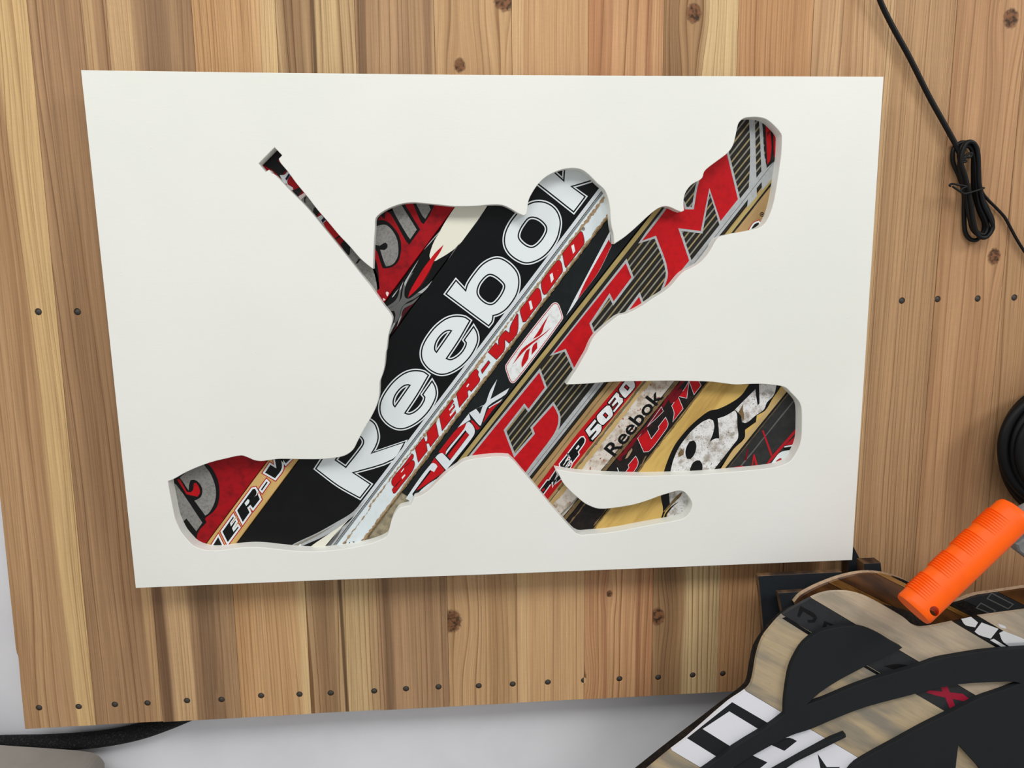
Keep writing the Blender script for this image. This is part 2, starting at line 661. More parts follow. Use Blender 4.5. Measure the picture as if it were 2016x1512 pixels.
floorm = paint('grey_concrete', (186, 184, 182), 0.7, 0.3, 0.5, 12, (160, 158, 156))
FZ = -0.70
me = bpy.data.meshes.new('floor')
me.from_pydata([(-2.6, -3, FZ), (2.6, -3, FZ), (2.6, WY, FZ), (-2.6, WY, FZ), (-2.6, -3, FZ - 0.1), (2.6, -3, FZ - 0.1), (2.6, WY, FZ - 0.1), (-2.6, WY, FZ - 0.1)],
               [], [(0, 1, 2, 3), (7, 6, 5, 4), (0, 4, 5, 1), (1, 5, 6, 2), (2, 6, 7, 3), (3, 7, 4, 0)])
o = link('floor', me, floorm)
o['kind'] = 'structure'
# ================================================================ the white art with the goalie cutout
BF = -0.045          # front of the white board
SF = -0.027          # front of the hockey sticks behind it
art = thing('cutout_art', 'white rectangular wall art with a stretching goalie shape cut out over old hockey sticks', 'wall art', (0, -0.02, -0.302))

z1 = Z(700, 300, 3.6); z2 = Z(300, 660, 3.6); z3 = Z(740, 620, 3.6); z4 = Z(1040, 220, 3.6); z5 = Z(1040, 660, 3.6)
z6 = Z(480, 270, 4.8); c1 = Z(760, 780, 8.4); c2 = Z(900, 590, 8.4); c3 = Z(1000, 440, 8.4); c4 = Z(780, 740, 6.3)
c5 = Z(380, 890, 7.958); c6 = Z(1050, 840, 6.873); c7 = Z(1130, 740, 7.467); c8 = Z(1290, 740, 6.503)
u1 = Z(720, 390, 8.4); u2 = Z(720, 500, 8.4); u3 = Z(320, 890, 7.958); u4 = Z(580, 900, 6.72); u5 = Z(1280, 940, 15.117)

SIL = (z6([(290, 97), (362, 172), (330, 205), (345, 240), (420, 330), (500, 440), (600, 560), (700, 690), (800, 805), (900, 925),
           (1000, 1030), (1100, 1145), (1180, 1215), (1222, 1245), (1230, 1000), (1240, 850), (1243, 780), (1262, 745), (1320, 700),
           (1400, 660), (1500, 628), (1600, 618), (1700, 625), (1850, 640)])
       + z1([(700, 382), (850, 380), (950, 372), (1040, 374), (1100, 400), (1150, 430), (1190, 448), (1210, 440), (1216, 415),
             (1225, 345), (1250, 290), (1290, 230), (1340, 180), (1400, 145), (1470, 120), (1540, 112), (1600, 122), (1650, 155),
             (1685, 190), (1720, 225), (1760, 260), (1785, 310), (1803, 390), (1808, 470), (1815, 530), (1828, 580), (1833, 650)])
       + z4([(680, 890), (740, 840), (800, 785), (860, 730), (915, 688), (965, 670), (1010, 678), (1050, 697), (1085, 710), (1105, 700),
             (1100, 640), (1112, 580), (1140, 535), (1175, 505), (1210, 488), (1235, 465), (1245, 430), (1265, 405), (1330, 355),
             (1385, 315), (1420, 285), (1450, 240), (1465, 190), (1480, 120), (1492, 80), (1525, 48), (1580, 38), (1640, 40), (1690, 55),
             (1740, 95), (1793, 158), (1797, 200), (1793, 300), (1780, 400), (1765, 500), (1750, 590), (1735, 660), (1715, 720),
             (1685, 780), (1650, 815), (1600, 835), (1530, 850), (1470, 860), (1400, 875), (1350, 892), (1325, 920), (1300, 965),
             (1260, 1025), (1210, 1075), (1150, 1110), (1100, 1135), (1060, 1175), (1015, 1230), (960, 1275), (880, 1325), (800, 1380),
             (700, 1430)])
       + z3([(1720, 5), (1660, 50), (1600, 100), (1550, 150), (1520, 200), (1495, 260), (1460, 320), (1420, 390), (1385, 440), (1352, 494)])
       + z5([(420, 343), (560, 332), (700, 327), (850, 325), (1000, 323), (1150, 325), (1300, 330), (1380, 340), (1470, 350), (1560, 346),
             (1650, 345), (1740, 353), (1800, 362), (1835, 378), (1860, 405), (1895, 440), (1925, 480), (1938, 530), (1939, 640),
             (1935, 730), (1920, 790), (1895, 840), (1860, 890), (1820, 915), (1740, 938), (1600, 955), (1450, 968), (1250, 985),
             (1000, 994), (800, 998), (550, 990), (350, 975), (192, 950), (215, 985), (250, 1050), (300, 1105), (350, 1150), (400, 1190),
             (450, 1215), (490, 1228), (550, 1230), (650, 1218), (750, 1200), (850, 1170), (930, 1140), (1000, 1118), (1060, 1103),
             (1100, 1108), (1130, 1135), (1155, 1175), (1162, 1205), (1145, 1255), (1105, 1298), (1040, 1315), (900, 1340), (780, 1362),
             (650, 1388), (520, 1405), (420, 1413), (370, 1415), (330, 1395), (250, 1310), (150, 1195), (50, 1070)])
       + z3([(1040, 1110), (990, 1050), (945, 1008), (880, 1004), (800, 1008), (700, 1020), (620, 1040), (570, 1075), (500, 1125),
             (430, 1190), (370, 1250), (310, 1285), (270, 1298)])
       + z2([(1846, 1172), (1830, 1205), (1790, 1215), (1745, 1230), (1710, 1280), (1690, 1330), (1672, 1400)])
       + [(760.4, 1056.8), (742, 1066), (719.4, 1072.8), (685, 1079.7), (651, 1084), (616.7, 1086), (582.4, 1084.7), (548, 1081.5),
          (514, 1077.8), (488.9, 1077.4), (461.5, 1079.7), (434, 1083.5), (406.7, 1083.5), (381.6, 1075), (365.6, 1059), (357, 1047.8),
          (350, 1033.9), (344.4, 1020)]
       + z2([(140, 1200), (120, 1100), (110, 1035), (150, 1020), (250, 965), (400, 905), (530, 872), (630, 853), (680, 868), (720, 885),
             (770, 893), (830, 885), (900, 877), (1050, 879), (1200, 878), (1320, 865), (1380, 845), (1425, 808), (1450, 760), (1500, 665),
             (1545, 590), (1580, 520), (1605, 440), (1610, 370), (1612, 330), (1630, 280), (1645, 220), (1655, 120)])
       + z1([(220, 1400), (232, 1300), (248, 1240), (262, 1180), (245, 1140), (205, 1090), (150, 1010), (100, 940)])
       + z6([(1150, 1350), (1000, 1160), (880, 1010), (750, 850), (600, 670), (450, 520), (350, 415), (285, 350), (265, 345), (238, 308),
             (205, 330), (140, 250)]))
white = NT('white_board_paint')
fb = white.noise(white.scale((0.10, 1, 1)), 700, 3, 0.6)
fs = white.noise(white.pos(), 900, 2, 0.6)
vor = white.t.nodes.new('ShaderNodeTexVoronoi')
white.t.links.new(white.pos(), vor.inputs['Vector'])
vor.inputs['Scale'].default_value = 62
bl = white.step(vor.outputs['Distance'], 0.02, 0.07, 1, 0)
sel = white.step(white.sep(vor.outputs['Color'])[0], 0.72, 0.74)
white.color(white.mix(white.step(white.noise(white.pos(), 4, 3), 0.3, 0.7), lin((231, 231, 226)), lin((226, 227, 219))))
white.rough(0.42, 0.35)
white.bump(white.math('ADD', white.math('ADD', white.math('MULTIPLY', fb, 0.5), white.math('MULTIPLY', fs, 0.4)), white.math('MULTIPLY', white.math('MULTIPLY', bl, sel), 2.2)), 0.22, 0.0006)
edge = plane([(159, 138), (560, 143.5), (950, 147.5), (1350, 149.5), (1740, 151), (1731, 290), (1710.5, 605), (1678, 1103), (970, 1131), (640, 1142.5), (267, 1158), (213, 645)], BF)
board = slab('face_board', edge, [smooth(plane(SIL, BF), 3, 38)], BF, SF + 0.0002, white.m, art, 0.0005)

BX0, BX1, BZ0, BZ1 = -0.447, 0.447, -0.292, 0.292
backm = paint('backing_plywood', (60, 48, 38), 0.8, 0.2)
slab('backing_panel', [(BX0, BZ0), (BX1, BZ0), (BX1, BZ1), (BX0, BZ1)], [], SF + 0.0075, -0.010, backm, art)
slab('hanging_cleat', [(-0.36, 0.12), (0.36, 0.12), (0.36, 0.2), (-0.36, 0.2)], [], -0.010, -0.0009, backm, art)

# -------- ink colours
K = dict(
    black=paint('gloss_black_ink', (9, 9, 10), 0.33, 0.45),
    black2=paint('worn_black_ink', (20, 19, 18), 0.45, 0.4, 0.6, 120, (52, 48, 44)),
    white=paint('gloss_white_ink', (222, 229, 230), 0.3, 0.5),
    white2=paint('worn_white_ink', (226, 228, 228), 0.45, 0.4, 0.28, 200, (132, 124, 112)),
    wmesh=paint('scuffed_white_ink', (222, 221, 220), 0.55, 0.4, 0.9, 95, (150, 140, 126), speck=((58, 54, 50), 0.60, 520)),
    red=paint('red_ink', (186, 10, 20), 0.4, 0.45, 0.45, 110, (132, 4, 14)),
    redp=paint('chipped_red_ink', (188, 10, 18), 0.4, 0.45, 0.3, 110, (140, 6, 14), speck=((222, 120, 104), 0.70, 360)),
    dred=paint('dark_red_ink', (112, 8, 22), 0.4, 0.4, 0.5, 160, (60, 6, 14)),
    maroon=paint('thin_maroon_line', (70, 8, 16), 0.4, 0.4),
    line_red=paint('thin_red_line', (172, 22, 34), 0.4, 0.4),
    grey=paint('textured_grey_ink', (138, 137, 133), 0.55, 0.4, 0.55, 420, (84, 82, 78)),
    dgrey=paint('dark_grey_ink', (92, 92, 92), 0.35, 0.5),
    silver=paint('silver_ink', (172, 175, 176), 0.36, 0.5, 0.4, 150, (136, 137, 136)),
    pale=paint('pale_silver_ink', (206, 212, 216), 0.28, 0.5),
    cream=paint('cream_gloss', (226, 224, 208), 0.22, 0.5),
    gold=paint('gold_pinstripe', (150, 136, 98), 0.4, 0.5, 0.5, 90, (112, 100, 72)),
    pinsilver=paint('grey_pinstripe', (138, 134, 122), 0.4, 0.5, 0.5, 90, (98, 94, 84)),
    tan=paint('bare_ash_wood', (192, 164, 112), 0.55, 0.3, 0.6, 60, (150, 120, 74), stretch=((0.15, 1, 1), 0.93)),
    olive=paint('bare_olive_wood', (172, 152, 98), 0.5, 0.3, 0.6, 60, (128, 110, 62), stretch=((0.15, 1, 1), 0.93)),
    wear=paint('worn_through_wood', (168, 144, 114), 0.8, 0.2, 0.7, 420, (112, 88, 60)),
    navy=paint('navy_ink', (22, 22, 52), 0.4, 0.4),
    pinkw=paint('pinkish_white_ink', (232, 214, 214), 0.4, 0.4),
    offw=paint('off_white_ink', (214, 220, 224), 0.4, 0.4, 0.2, 300, (170, 174, 178)),
    yellow=paint('varnished_yellow_wood', (206, 172, 98), 0.4, 0.4, 0.75, 45, (160, 124, 62), stretch=((0.15, 1, 1), 0.93)),
    dust=paint('grime', (120, 100, 70), 0.8, 0.2, 0.7, 300, (70, 58, 42)),
)
BASE = dict(
    A=paint('red_stick_paint', (158, 8, 20), 0.5, 0.4, 0.7, 75, (98, 6, 16)),
    Bt=K['black'],
    Bb=paint('varnished_ash', (206, 170, 108), 0.4, 0.4, 0.6, 45, (176, 130, 64), stretch=((0.15, 1, 1), 0.93)),
    C=paint('black_paddle_gloss', (7, 8, 9), 0.3, 0.45, 0.25, 30, (20, 22, 24), speck=((70, 74, 74), 0.755, 260)),
    D=paint('white_shaft_paint', (216, 225, 228), 0.35, 0.45, 0.3, 70, (196, 200, 198)),
    E=paint('black_shaft_paint', (19, 23, 24), 0.35, 0.45, 0.3, 60, (36, 40, 40)),
    Ef=paint('weathered_grey_wood', (170, 158, 132), 0.75, 0.2, 0.7, 110, (96, 88, 76)),
    F=paint('black_pinstripe_shaft', (34, 32, 27), 0.4, 0.45, 0.3, 80, (22, 20, 17)),
    G=paint('ash_shaft', (172, 142, 98), 0.5, 0.35, 0.6, 60, (140, 108, 66), stretch=((0.15, 1, 1), 0.93)),
    H=paint('scuffed_white_shaft', (208, 200, 190), 0.55, 0.35, 0.9, 90, (150, 128, 104), speck=((150, 58, 44), 0.60, 190)),
    I=paint('worn_black_shaft', (22, 19, 18), 0.45, 0.4, 0.5, 140, (48, 34, 32)),
    J=K['yellow'],
    Kk=paint('charcoal_shaft', (40, 41, 41), 0.45, 0.4, 0.5, 90, (58, 58, 56), speck=((96, 96, 94), 0.74, 420)),
)

# -------- seams between the sticks, as photographed
SEAM = dict(
    AB=[(895, 408), (757, 599), (519.5, 910.7), (408.9, 1069.7)],
    BC=[(957.5, 408), (882, 511), (586, 906), (465.4, 1072)],
    CD=[(1187, 374), (1028, 590), (882.6, 780), (760, 940.7), (703.5, 1013), (658.9, 1073.4)],
    DE=[(1189.3, 440), (1075.6, 590), (932.6, 780), (796.9, 958.6), (721.4, 1063.7)],
    EF=[(1290, 414), (1240, 472), (1123.8, 618.6), (1007, 768.6), (900.5, 909.8)],
    FG=[(1526, 339), (1424, 460), (1194.3, 754.7), (1127, 842), (1050, 940.4)],
    GH=[(1269.3, 752), (1135.3, 925), (1080.6, 988.4)],
    HI=[(1337, 752), (1195.6, 927.5), (1143, 990), (1108, 1030)],
    IJ=[(1392, 752), (1256, 927.5), (1197, 1004), (1166.4, 1042)],
    JK=[(1549.9, 772.3), (1428.4, 923)],
)


def fit(pts):
    q = [Vector(p) for p in plane(pts, SF)]
    cx = sum((p for p in q), Vector((0, 0))) / len(q)
    sxx = sum((p.x - cx.x) ** 2 for p in q)
    szz = sum((p.y - cx.y) ** 2 for p in q)
    sxz = sum((p.x - cx.x) * (p.y - cx.y) for p in q)
    th = 0.5 * math.atan2(2 * sxz, sxx - szz)
    d = Vector((math.cos(th), math.sin(th)))
    if d.y < 0:
        d = -d
    return cx, d


SL = {k: fit(v) for k, v in SEAM.items()}


def stick(left, right, mat, label=None, cut=None, dy=0.0):
    """one length of hockey stick between two seams; cut=(px point, side)"""
    poly = [(BX0, BZ0), (BX1, BZ0), (BX1, BZ1), (BX0, BZ1)]
    g = 0.00035
    if left:
        c, d = SL[left]
        n = Vector((d.y, -d.x))
        poly = clip(poly, c + n * g, n)
    if right:
        c, d = SL[right]
        n = Vector((-d.y, d.x))
        poly = clip(poly, c + n * g, n)
    if cut:
        p = Vector(plane([cut[0]], SF)[0])
        c, d = SL[right or left]
        poly = clip(poly, p + d * cut[1] * 0.0004, d * cut[1])
    o = slab('hockey_stick', poly, [], SF + dy, SF + 0.0074, mat, art, 0.0009)
    if label:
        o['label'] = label
    return o


def seamline(name, z0, z1):
    c, d = SL[name]
    return [c + d * ((z0 - c.y) / d.y), c + d * ((z1 - c.y) / d.y)]


def band(pr, mat, lev, seam, o0, o1, z0=BZ0, z1=BZ1, jag=0.0, step=0.006, o0b=None, o1b=None):
    """strip of ink along a seam, offsets in metres to the right of it; jag roughens its sides"""
    c, d = SL[seam]
    n = Vector((d.y, -d.x))
    t0, t1 = (z0 - c.y) / d.y, (z1 - c.y) / d.y
    N = max(1, int(abs(t1 - t0) / step)) if jag else 1
    L, R = [], []
    for i in range(N + 1):
        t = t0 + (t1 - t0) * i / N
        s = i / N
        a = o0 if o0b is None else o0 + (o0b - o0) * s
        b = o1 if o1b is None else o1 + (o1b - o1) * s
        tt = t + (random.uniform(-0.3, 0.3) * step if jag and 0 < i < N else 0)
        mid = (a + b) / 2
        a2 = min(a + random.uniform(-jag, jag), mid - 0.00005)
        b2 = max(b + random.uniform(-jag, jag), mid + 0.00005)
        L.append(tuple(c + d * tt + n * a2))
        R.append(tuple(c + d * (tt + (random.uniform(-0.2, 0.2) * step if jag and 0 < i < N else 0)) + n * b2))
    for i in range(N):
        q = [L[i], R[i], R[i + 1], L[i + 1]]
        for p, n2 in (((BX0, 0), (1, 0)), ((BX1, 0), (-1, 0)), ((0, BZ0), (0, 1)), ((0, BZ1), (0, -1))):
            if q:
                q = clip(q, p, Vector(n2))
        if len(q) > 2:
            pr.loops(q, [], lev, mat)


k = K
# ================ A: red stick with grey graffiti letters
sA = stick(None, 'AB', BASE['A'], 'red stick end with grey graffiti letters outlined in black')
pr = Print(SF)
pr.add(k['black'], 0, u1([(150, 390), (200, 365), (300, 370), (400, 420), (480, 510), (550, 620), (585, 760), (580, 900), (540, 1040), (450, 1130), (350, 1160), (280, 1158), (240, 1050), (195, 900), (140, 790)]), sm=True)
pr.add(k['grey'], 1, u1([(100, 490), (230, 450), (320, 440), (400, 490), (470, 580), (520, 690), (540, 830), (530, 960), (480, 1060), (420, 1110), (335, 1130), (300, 1050), (240, 860), (215, 790), (100, 775)]), sm=True)
pr.add(k['black'], 2, u1([(120, 760), (230, 790), (290, 750), (330, 735), (360, 770), (355, 820), (310, 860), (220, 850), (120, 840)]), sm=True)
pr.add(k['black'], 0, u1([(400, 60), (620, 60), (900, 520), (720, 770), (660, 700), (430, 290), (340, 200)]))
pr.add(k['grey'], 1, u1([(400, 60), (570, 80), (845, 520), (735, 680), (690, 620), (480, 260)]))
pr.add(k['black'], 0, u1([(760, 30), (1160, 60), (1050, 290), (960, 430), (910, 390)]))
pr.add(k['grey'], 1, u1([(800, 20), (1000, 60), (1040, 110), (1075, 190), (985, 345), (930, 280)]))
pr.add(k['black'], 0, u1([(150, 380), (300, 160), (420, 120), (460, 200), (330, 240), (310, 350), (250, 290), (200, 360)]))
pr.add(k['black'], 0, u1([(120, 960), (160, 1010), (200, 1150), (230, 1500), (180, 1512), (120, 1200)]))
pr.add(k['black'], 0, u2([(130, 200), (185, 330), (225, 560), (205, 600), (165, 560), (130, 300)]))
pr.add(k['grey'], 1, u2([(-60, 90), (60, 180), (120, 260), (170, 440), (190, 600), (170, 640), (-20, 400)]))
pr.add(k['pinkw'], 1, u2([(330, 640), (350, 620), (385, 640), (365, 700), (345, 690)]), sm=True)
pr.add(k['pinkw'], 1, u2([(280, 740), (300, 730), (330, 760), (295, 775)]), sm=True)
pr.build('graffiti_print', sA)
pr = Print(SF)
# butt end seen through the shaft of the cutout
pr.add(k['black'], 0, z6([(180, 262), (300, 60), (420, 170), (320, 220), (420, 325), (345, 385), (270, 310), (245, 300)]))
pr.add(k['dred'], 1, z6([(350, 380), (400, 310), (440, 350), (400, 400)]))
pr.add(k['offw'], 2, z6([(385, 355), (412, 325), (448, 352), (412, 408), (415, 445), (375, 430), (340, 360)]))
pr.add(k['navy'], 3, z6([(392, 392), (425, 342), (438, 362), (405, 412)]))
pr.add(k['offw'], 2, z6([(405, 440), (465, 478), (468, 500), (430, 500)]))
pr.add(k['black2'], 1, z6([(460, 505), (525, 475), (550, 515), (505, 575)]))
pr.add(k['pinkw'], 2, z6([(515, 560), (575, 525), (590, 545), (540, 590)]))
pr.add(k['grey'], 1, z6([(515, 560), (580, 530), (690, 660), (655, 735), (560, 620)]))
pr.add(k['black'], 2, z6([(572, 572), (595, 558), (582, 590), (584, 625), (572, 610)]))
pr.add(k['black2'], 2, z6([(660, 670), (680, 655), (720, 700), (690, 750), (650, 745)]))
pr.add(k['offw'], 3, z6([(680, 765), (735, 735), (775, 790), (805, 885), (790, 912)]))
pr.add(k['navy'], 4, z6([(732, 785), (762, 752), (775, 780), (745, 812)]))
pr.add(k['red'], 4, z6([(750, 812), (785, 785), (910, 920), (860, 960), (800, 900)]))
pr.add(k['black2'], 1, z6([(815, 915), (900, 880), (930, 930), (850, 975)]))
pr.add(k['black'], 1, z6([(915, 1010), (960, 960), (1010, 1020), (1000, 1115), (970, 1110)]))
pr.add(k['grey'], 0, z6([(960, 1080), (1000, 1020), (1130, 1120), (1240, 1280), (1262, 1440), (1240, 1490), (1080, 1300)]))
pr.add(k['black'], 1, z6([(1055, 1195), (1085, 1150), (1105, 1155), (1075, 1195)]))
pr.build('graffiti_print', sA)
pr = Print(SF)
# lower left leg
pr.add(k['black'], 0, u3([(100, 430), (290, 330), (640, 150), (740, 215), (815, 320), (870, 450), (893, 600), (885, 740), (850, 860), (780, 950), (700, 1010), (665, 1045), (690, 1100), (560, 1250), (530, 1400), (440, 1400), (250, 1190), (100, 600)]))
pr.add(k['grey'], 1, u3([(270, 400), (600, 120), (680, 240), (735, 310), (790, 420), (830, 560), (835, 700), (800, 830), (730, 950), (670, 995), (500, 760), (540, 745), (600, 700), (625, 620), (610, 540), (560, 470), (500, 435), (440, 440), (420, 500), (410, 600), (380, 560), (330, 480)]))
pr.add(k['red'], 1, u3([(490, 490), (530, 480), (575, 560), (585, 640), (545, 700), (460, 680), (375, 660), (340, 600), (225, 430), (270, 420), (380, 620), (440, 630), (480, 590)]))
pr.add(k['grey'], 1, u3([(120, 480), (215, 510), (625, 1105), (530, 1240), (375, 1040), (320, 1090), (180, 900)]))
pr.add(k['dgrey'], 1, u3([(300, 1090), (340, 1100), (400, 1210), (520, 1340), (480, 1400), (330, 1250)]))
pr.build('graffiti_print', sA)

# ================ B: two lengths in one row: black with a crossed emblem above, bare ash below
sB1 = stick('AB', 'BC', BASE['Bt'], 'glossy black stick piece with a cream flash and crossed grey strokes', cut=((720, 720), 1), dy=0.0002)
pr = Print(SF + 0.0002)
pr.add(k['cream'], 0, u1([(1470, 160), (1560, 30), (2050, 60), (1990, 160), (1850, 370), (1700, 580), (1590, 720), (1480, 830), (1340, 930), (1220, 1000), (1140, 1042), (1075, 1028), (1055, 960), (1065, 900), (1120, 740), (1220, 560), (1310, 400), (1420, 230)]), sm=True)
pr.add(k['red'], 1, u2([(1290, -155), (1235, -40), (1130, 120), (1060, 260), (960, 430), (870, 560), (700, 720), (735, 610), (830, 440), (940, 260), (1050, 110), (1150, -20)]))
pr.add(k['maroon'], 0, u2([(1120, 130), (1060, 300), (960, 470), (880, 560), (950, 400), (1050, 200)]))
pr.add(k['maroon'], 0, u2([(880, 720), (790, 830), (640, 1000), (540, 1180), (420, 1330), (520, 1160), (620, 950), (740, 820)]))
pr.add(k['dgrey'], 2, u2([(790, 300), (715, 420), (650, 560), (640, 680), (655, 725), (700, 740), (760, 715), (860, 640), (930, 600), (930, 650), (800, 740), (690, 795), (610, 870), (570, 960), (555, 1050), (480, 1170), (395, 1335), (385, 1300), (470, 1110), (490, 1000), (470, 940), (400, 940), (360, 910), (460, 865), (530, 805), (585, 740), (605, 650), (630, 500), (700, 370)]))
pr.add(k['silver'], 3, u2([(880, 90), (820, 200), (740, 340), (690, 440), (650, 540), (640, 480), (700, 370), (780, 240)]))
pr.add(k['silver'], 3, u2([(860, 640), (1000, 540), (1100, 440), (1020, 560), (930, 650)]))
pr.add(k['silver'], 3, u2([(470, 1130), (490, 1150), (400, 1330), (395, 1290)]))
pr.add(k['dgrey'], 2, u2([(625, 450), (570, 560), (535, 690), (480, 780), (335, 880), (360, 905), (500, 838), (560, 755), (578, 640), (600, 540)]))
pr.add(k['silver'], 3, u2([(625, 450), (570, 560), (556, 620), (590, 560)]))
pr.add(k['silver'], 2, u2([(550, 565), (440, 700), (440, 722), (470, 690)]))
pr.add(k['dgrey'], 2, u2([(890, 700), (760, 790), (640, 845), (590, 925), (570, 1010), (515, 1205), (580, 1080), (612, 940), (660, 885), (790, 815)]))
pr.add(k['silver'], 3, u2([(595, 1020), (560, 1060), (515, 1205)]))
pr.add(k['silver'], 2, u1([(1240, 530), (1225, 560), (1080, 730), (960, 860), (1060, 730)]))
pr.add(k['dgrey'], 2, u1([(1560, 740), (1500, 830), (1400, 970), (1355, 1030), (1420, 920), (1480, 830)]))
pr.build('emblem_print', sB1)
sB2 = stick('AB', 'BC', BASE['Bb'], 'bare ash stick piece with black lettering outlined in white and red', cut=((720, 720), -1))
pr = Print(SF)
OW = [(k['line_red'], 5.4), (k['white'], 3.6), (k['black'], 0.0)]
pr.outlined(OW, 0, c5([(1130, 322), (1212, 198), (1308, 255), (1270, 40), (1360, 40), (1392, 250), (1285, 410)]))
pr.outlined(OW, 0, c5([(1345, 30), (1640, 0), (1455, 178)]))
pr.outlined(OW, 0, c5([(1065, 585), (1155, 460), (1170, 475), (1080, 602)]))
pr.outlined(OW, 0, c5([(692, 915), (935, 582), (970, 575), (995, 620), (990, 665), (958, 702), (1015, 662), (1047, 738), (940, 878), (900, 825), (850, 870), (885, 945), (780, 1095)]))
pr.add(k['white'], 3, c5([(808, 800), (860, 735), (885, 750), (880, 790), (835, 845)]))
pr.outlined(OW, 0, c5([(462, 1245), (630, 1010), (640, 1030), (580, 1110), (595, 1165), (665, 1070), (672, 1085), (612, 1190), (635, 1250), (705, 1165), (715, 1180), (545, 1410)]))
pr.outlined(OW, 0, c5([(240, 1580), (395, 1332), (520, 1590)]))
pr.build('lettering', sB2)

# ================ C: wide black goalie paddle with the big white letters
sC = stick('BC', 'CD', BASE['C'], 'wide glossy black paddle with large white outlined lettering', dy=-0.0002)
pr = Print(SF - 0.0002)
OB = [(k['white'], 5.0), (k['black'], 2.6), (k['white'], 0.0)]
pr.outlined(OB, 0, z2([(1165, 945), (1320, 1062), (1470, 1147), (1540, 1057), (1412, 972), (1705, 875), (1782, 762), (1545, 842), (1578, 785), (1595, 730), (1590, 680), (1570, 630), (1530, 600), (1480, 585), (1420, 600), (1360, 660), (1280, 770)]),
            [z2([(1290, 885), (1372, 942), (1490, 790), (1502, 750), (1480, 715), (1445, 705), (1410, 725)])])
EO = [(660, 42), (630, 22), (585, 14), (540, 18), (490, 38), (430, 85), (380, 145), (342, 210), (328, 265), (335, 318), (366, 365), (408, 398), (455, 415), (505, 410),
      (565, 382), (620, 340), (668, 285), (702, 225), (717, 175), (710, 125), (692, 92), (632, 178), (646, 195), (642, 220), (615, 266), (575, 303), (530, 322), (492, 312), (580, 180)]
EH = [(430, 272), (543, 110), (520, 104), (490, 112), (458, 137), (428, 177), (413, 218), (414, 252)]
for dx, dy in ((0, 0), (-294, 386)):
    pr.outlined(OB, 0, z3([(a + dx, b + dy) for a, b in EO]), [z3([(a + dx, b + dy) for a, b in EH])])
pr.outlined(OB, 0, z1([(648, 1002), (712, 915), (783, 990), (800, 935), (850, 860), (900, 802), (955, 767), (1010, 755), (1062, 775), (1115, 820), (1145, 868), (1152, 930), (1137, 1000), (1102, 1060), (1057, 1112), (1008, 1142), (970, 1152), (962, 1196), (943, 1222), (880, 1176)]),
            [(z1([(938, 862), (985, 868), (1042, 912), (1062, 945), (1050, 990), (1015, 1045), (975, 1080), (935, 1080), (888, 1050), (860, 1010), (858, 970), (882, 915)]))])
pr.outlined(OB, 0, (z1([(1290, 355), (1345, 362), (1395, 390), (1428, 432), (1445, 490), (1440, 545), (1422, 610), (1380, 680), (1330, 732), (1270, 766), (1210, 778), (1158, 762), (1105, 725), (1072, 680), (1060, 630), (1068, 570), (1095, 510), (1130, 460), (1180, 405), (1238, 368)])),
            [(z1([(1230, 458), (1290, 462), (1345, 505), (1360, 545), (1345, 590), (1310, 640), (1265, 675), (1225, 675), (1178, 645), (1150, 605), (1155, 560), (1185, 505)]))])
pr.outlined(OB, 0, z1([(1300, 222), (1545, 415), (1620, 315), (1520, 240), (1700, 185), (1800, 150), (1750, 20), (1500, 10), (1486, 125), (1480, 212), (1405, 145), (1330, 80), (1200, 150)]))
# silver line along the right side and the striped heel
band(pr, k['pale'], 3, 'CD', -0.0062, -0.0018)
band(pr, k['black'], 3, 'CD', -0.0018, -0.0008)
band(pr, k['white'], 3, 'CD', -0.0008, -0.0004)
pr.add(k['silver'], 4, u4([(-60, 1180), (0, 1140), (300, 1000), (550, 860), (750, 740), (870, 620), (950, 540), (860, 680), (700, 850), (400, 1040), (100, 1175), (0, 1230)]))
pr.add(k['pinsilver'], 5, u4([(-20, 1165), (300, 1015), (560, 880), (300, 1040), (0, 1190)]))
pr.add(k['cream'], 5, u4([(180, 1240), (215, 1180), (400, 1050), (620, 900), (790, 770), (720, 850), (600, 950), (400, 1180), (350, 1240)]))
pr.add(k['silver'], 5, u4([(350, 1240), (430, 1165), (600, 950), (750, 790), (830, 700), (760, 830), (640, 990), (500, 1165), (460, 1240)]))
pr.add(k['dgrey'], 6, u4([(400, 1200), (480, 1100), (640, 920), (560, 1060), (450, 1200)]))
pr.add(k['white'], 6, u4([(55, 1165), (75, 1145), (95, 1158), (70, 1178)]), sm=True)
pr.build('lettering', sC)

# ================ D: white shaft, paint worn off along both edges, red letters
sD = stick('CD', 'DE', BASE['D'], 'white stick shaft with chipped edges and red slanted lettering')
pr = Print(SF)
band(pr, k['black'], 0, 'CD', 0.0010, 0.0015)
band(pr, k['wear'], 1, 'CD', 0.0044, 0.0062, -0.21, 0.23, 0.0010, 0.0022)
band(pr, k['wear'], 1.3, 'CD', 0.0052, 0.0086, -0.12, -0.02, 0.0013, 0.0024)
band(pr, k['wear'], 1.6, 'CD', 0.0046, 0.0074, 0.05, 0.23, 0.0013, 0.0022)
band(pr, k['wear'], 1, 'CD', 0.0074, 0.0080, -0.30, -0.21, 0.0009, 0.003)
band(pr, k['wear'], 1.3, 'CD', 0.0068, 0.0094, -0.275, -0.245, 0.0013, 0.003)
band(pr, k['wear'], 1, 'DE', -0.0036, -0.0002, -0.30, -0.06, 0.0010, 0.0024)
band(pr, k['wear'], 1, 'DE', -0.0032, -0.0004, -0.06, 0.24, 0.0010, 0.0022)
band(pr, k['dust'], 2, 'DE', -0.0014, 0.0, -0.30, 0.24, 0.0005, 0.004)
OR = [(k['maroon'], 0.9), (k['redp'], 0.0)]
WH = k['white2']
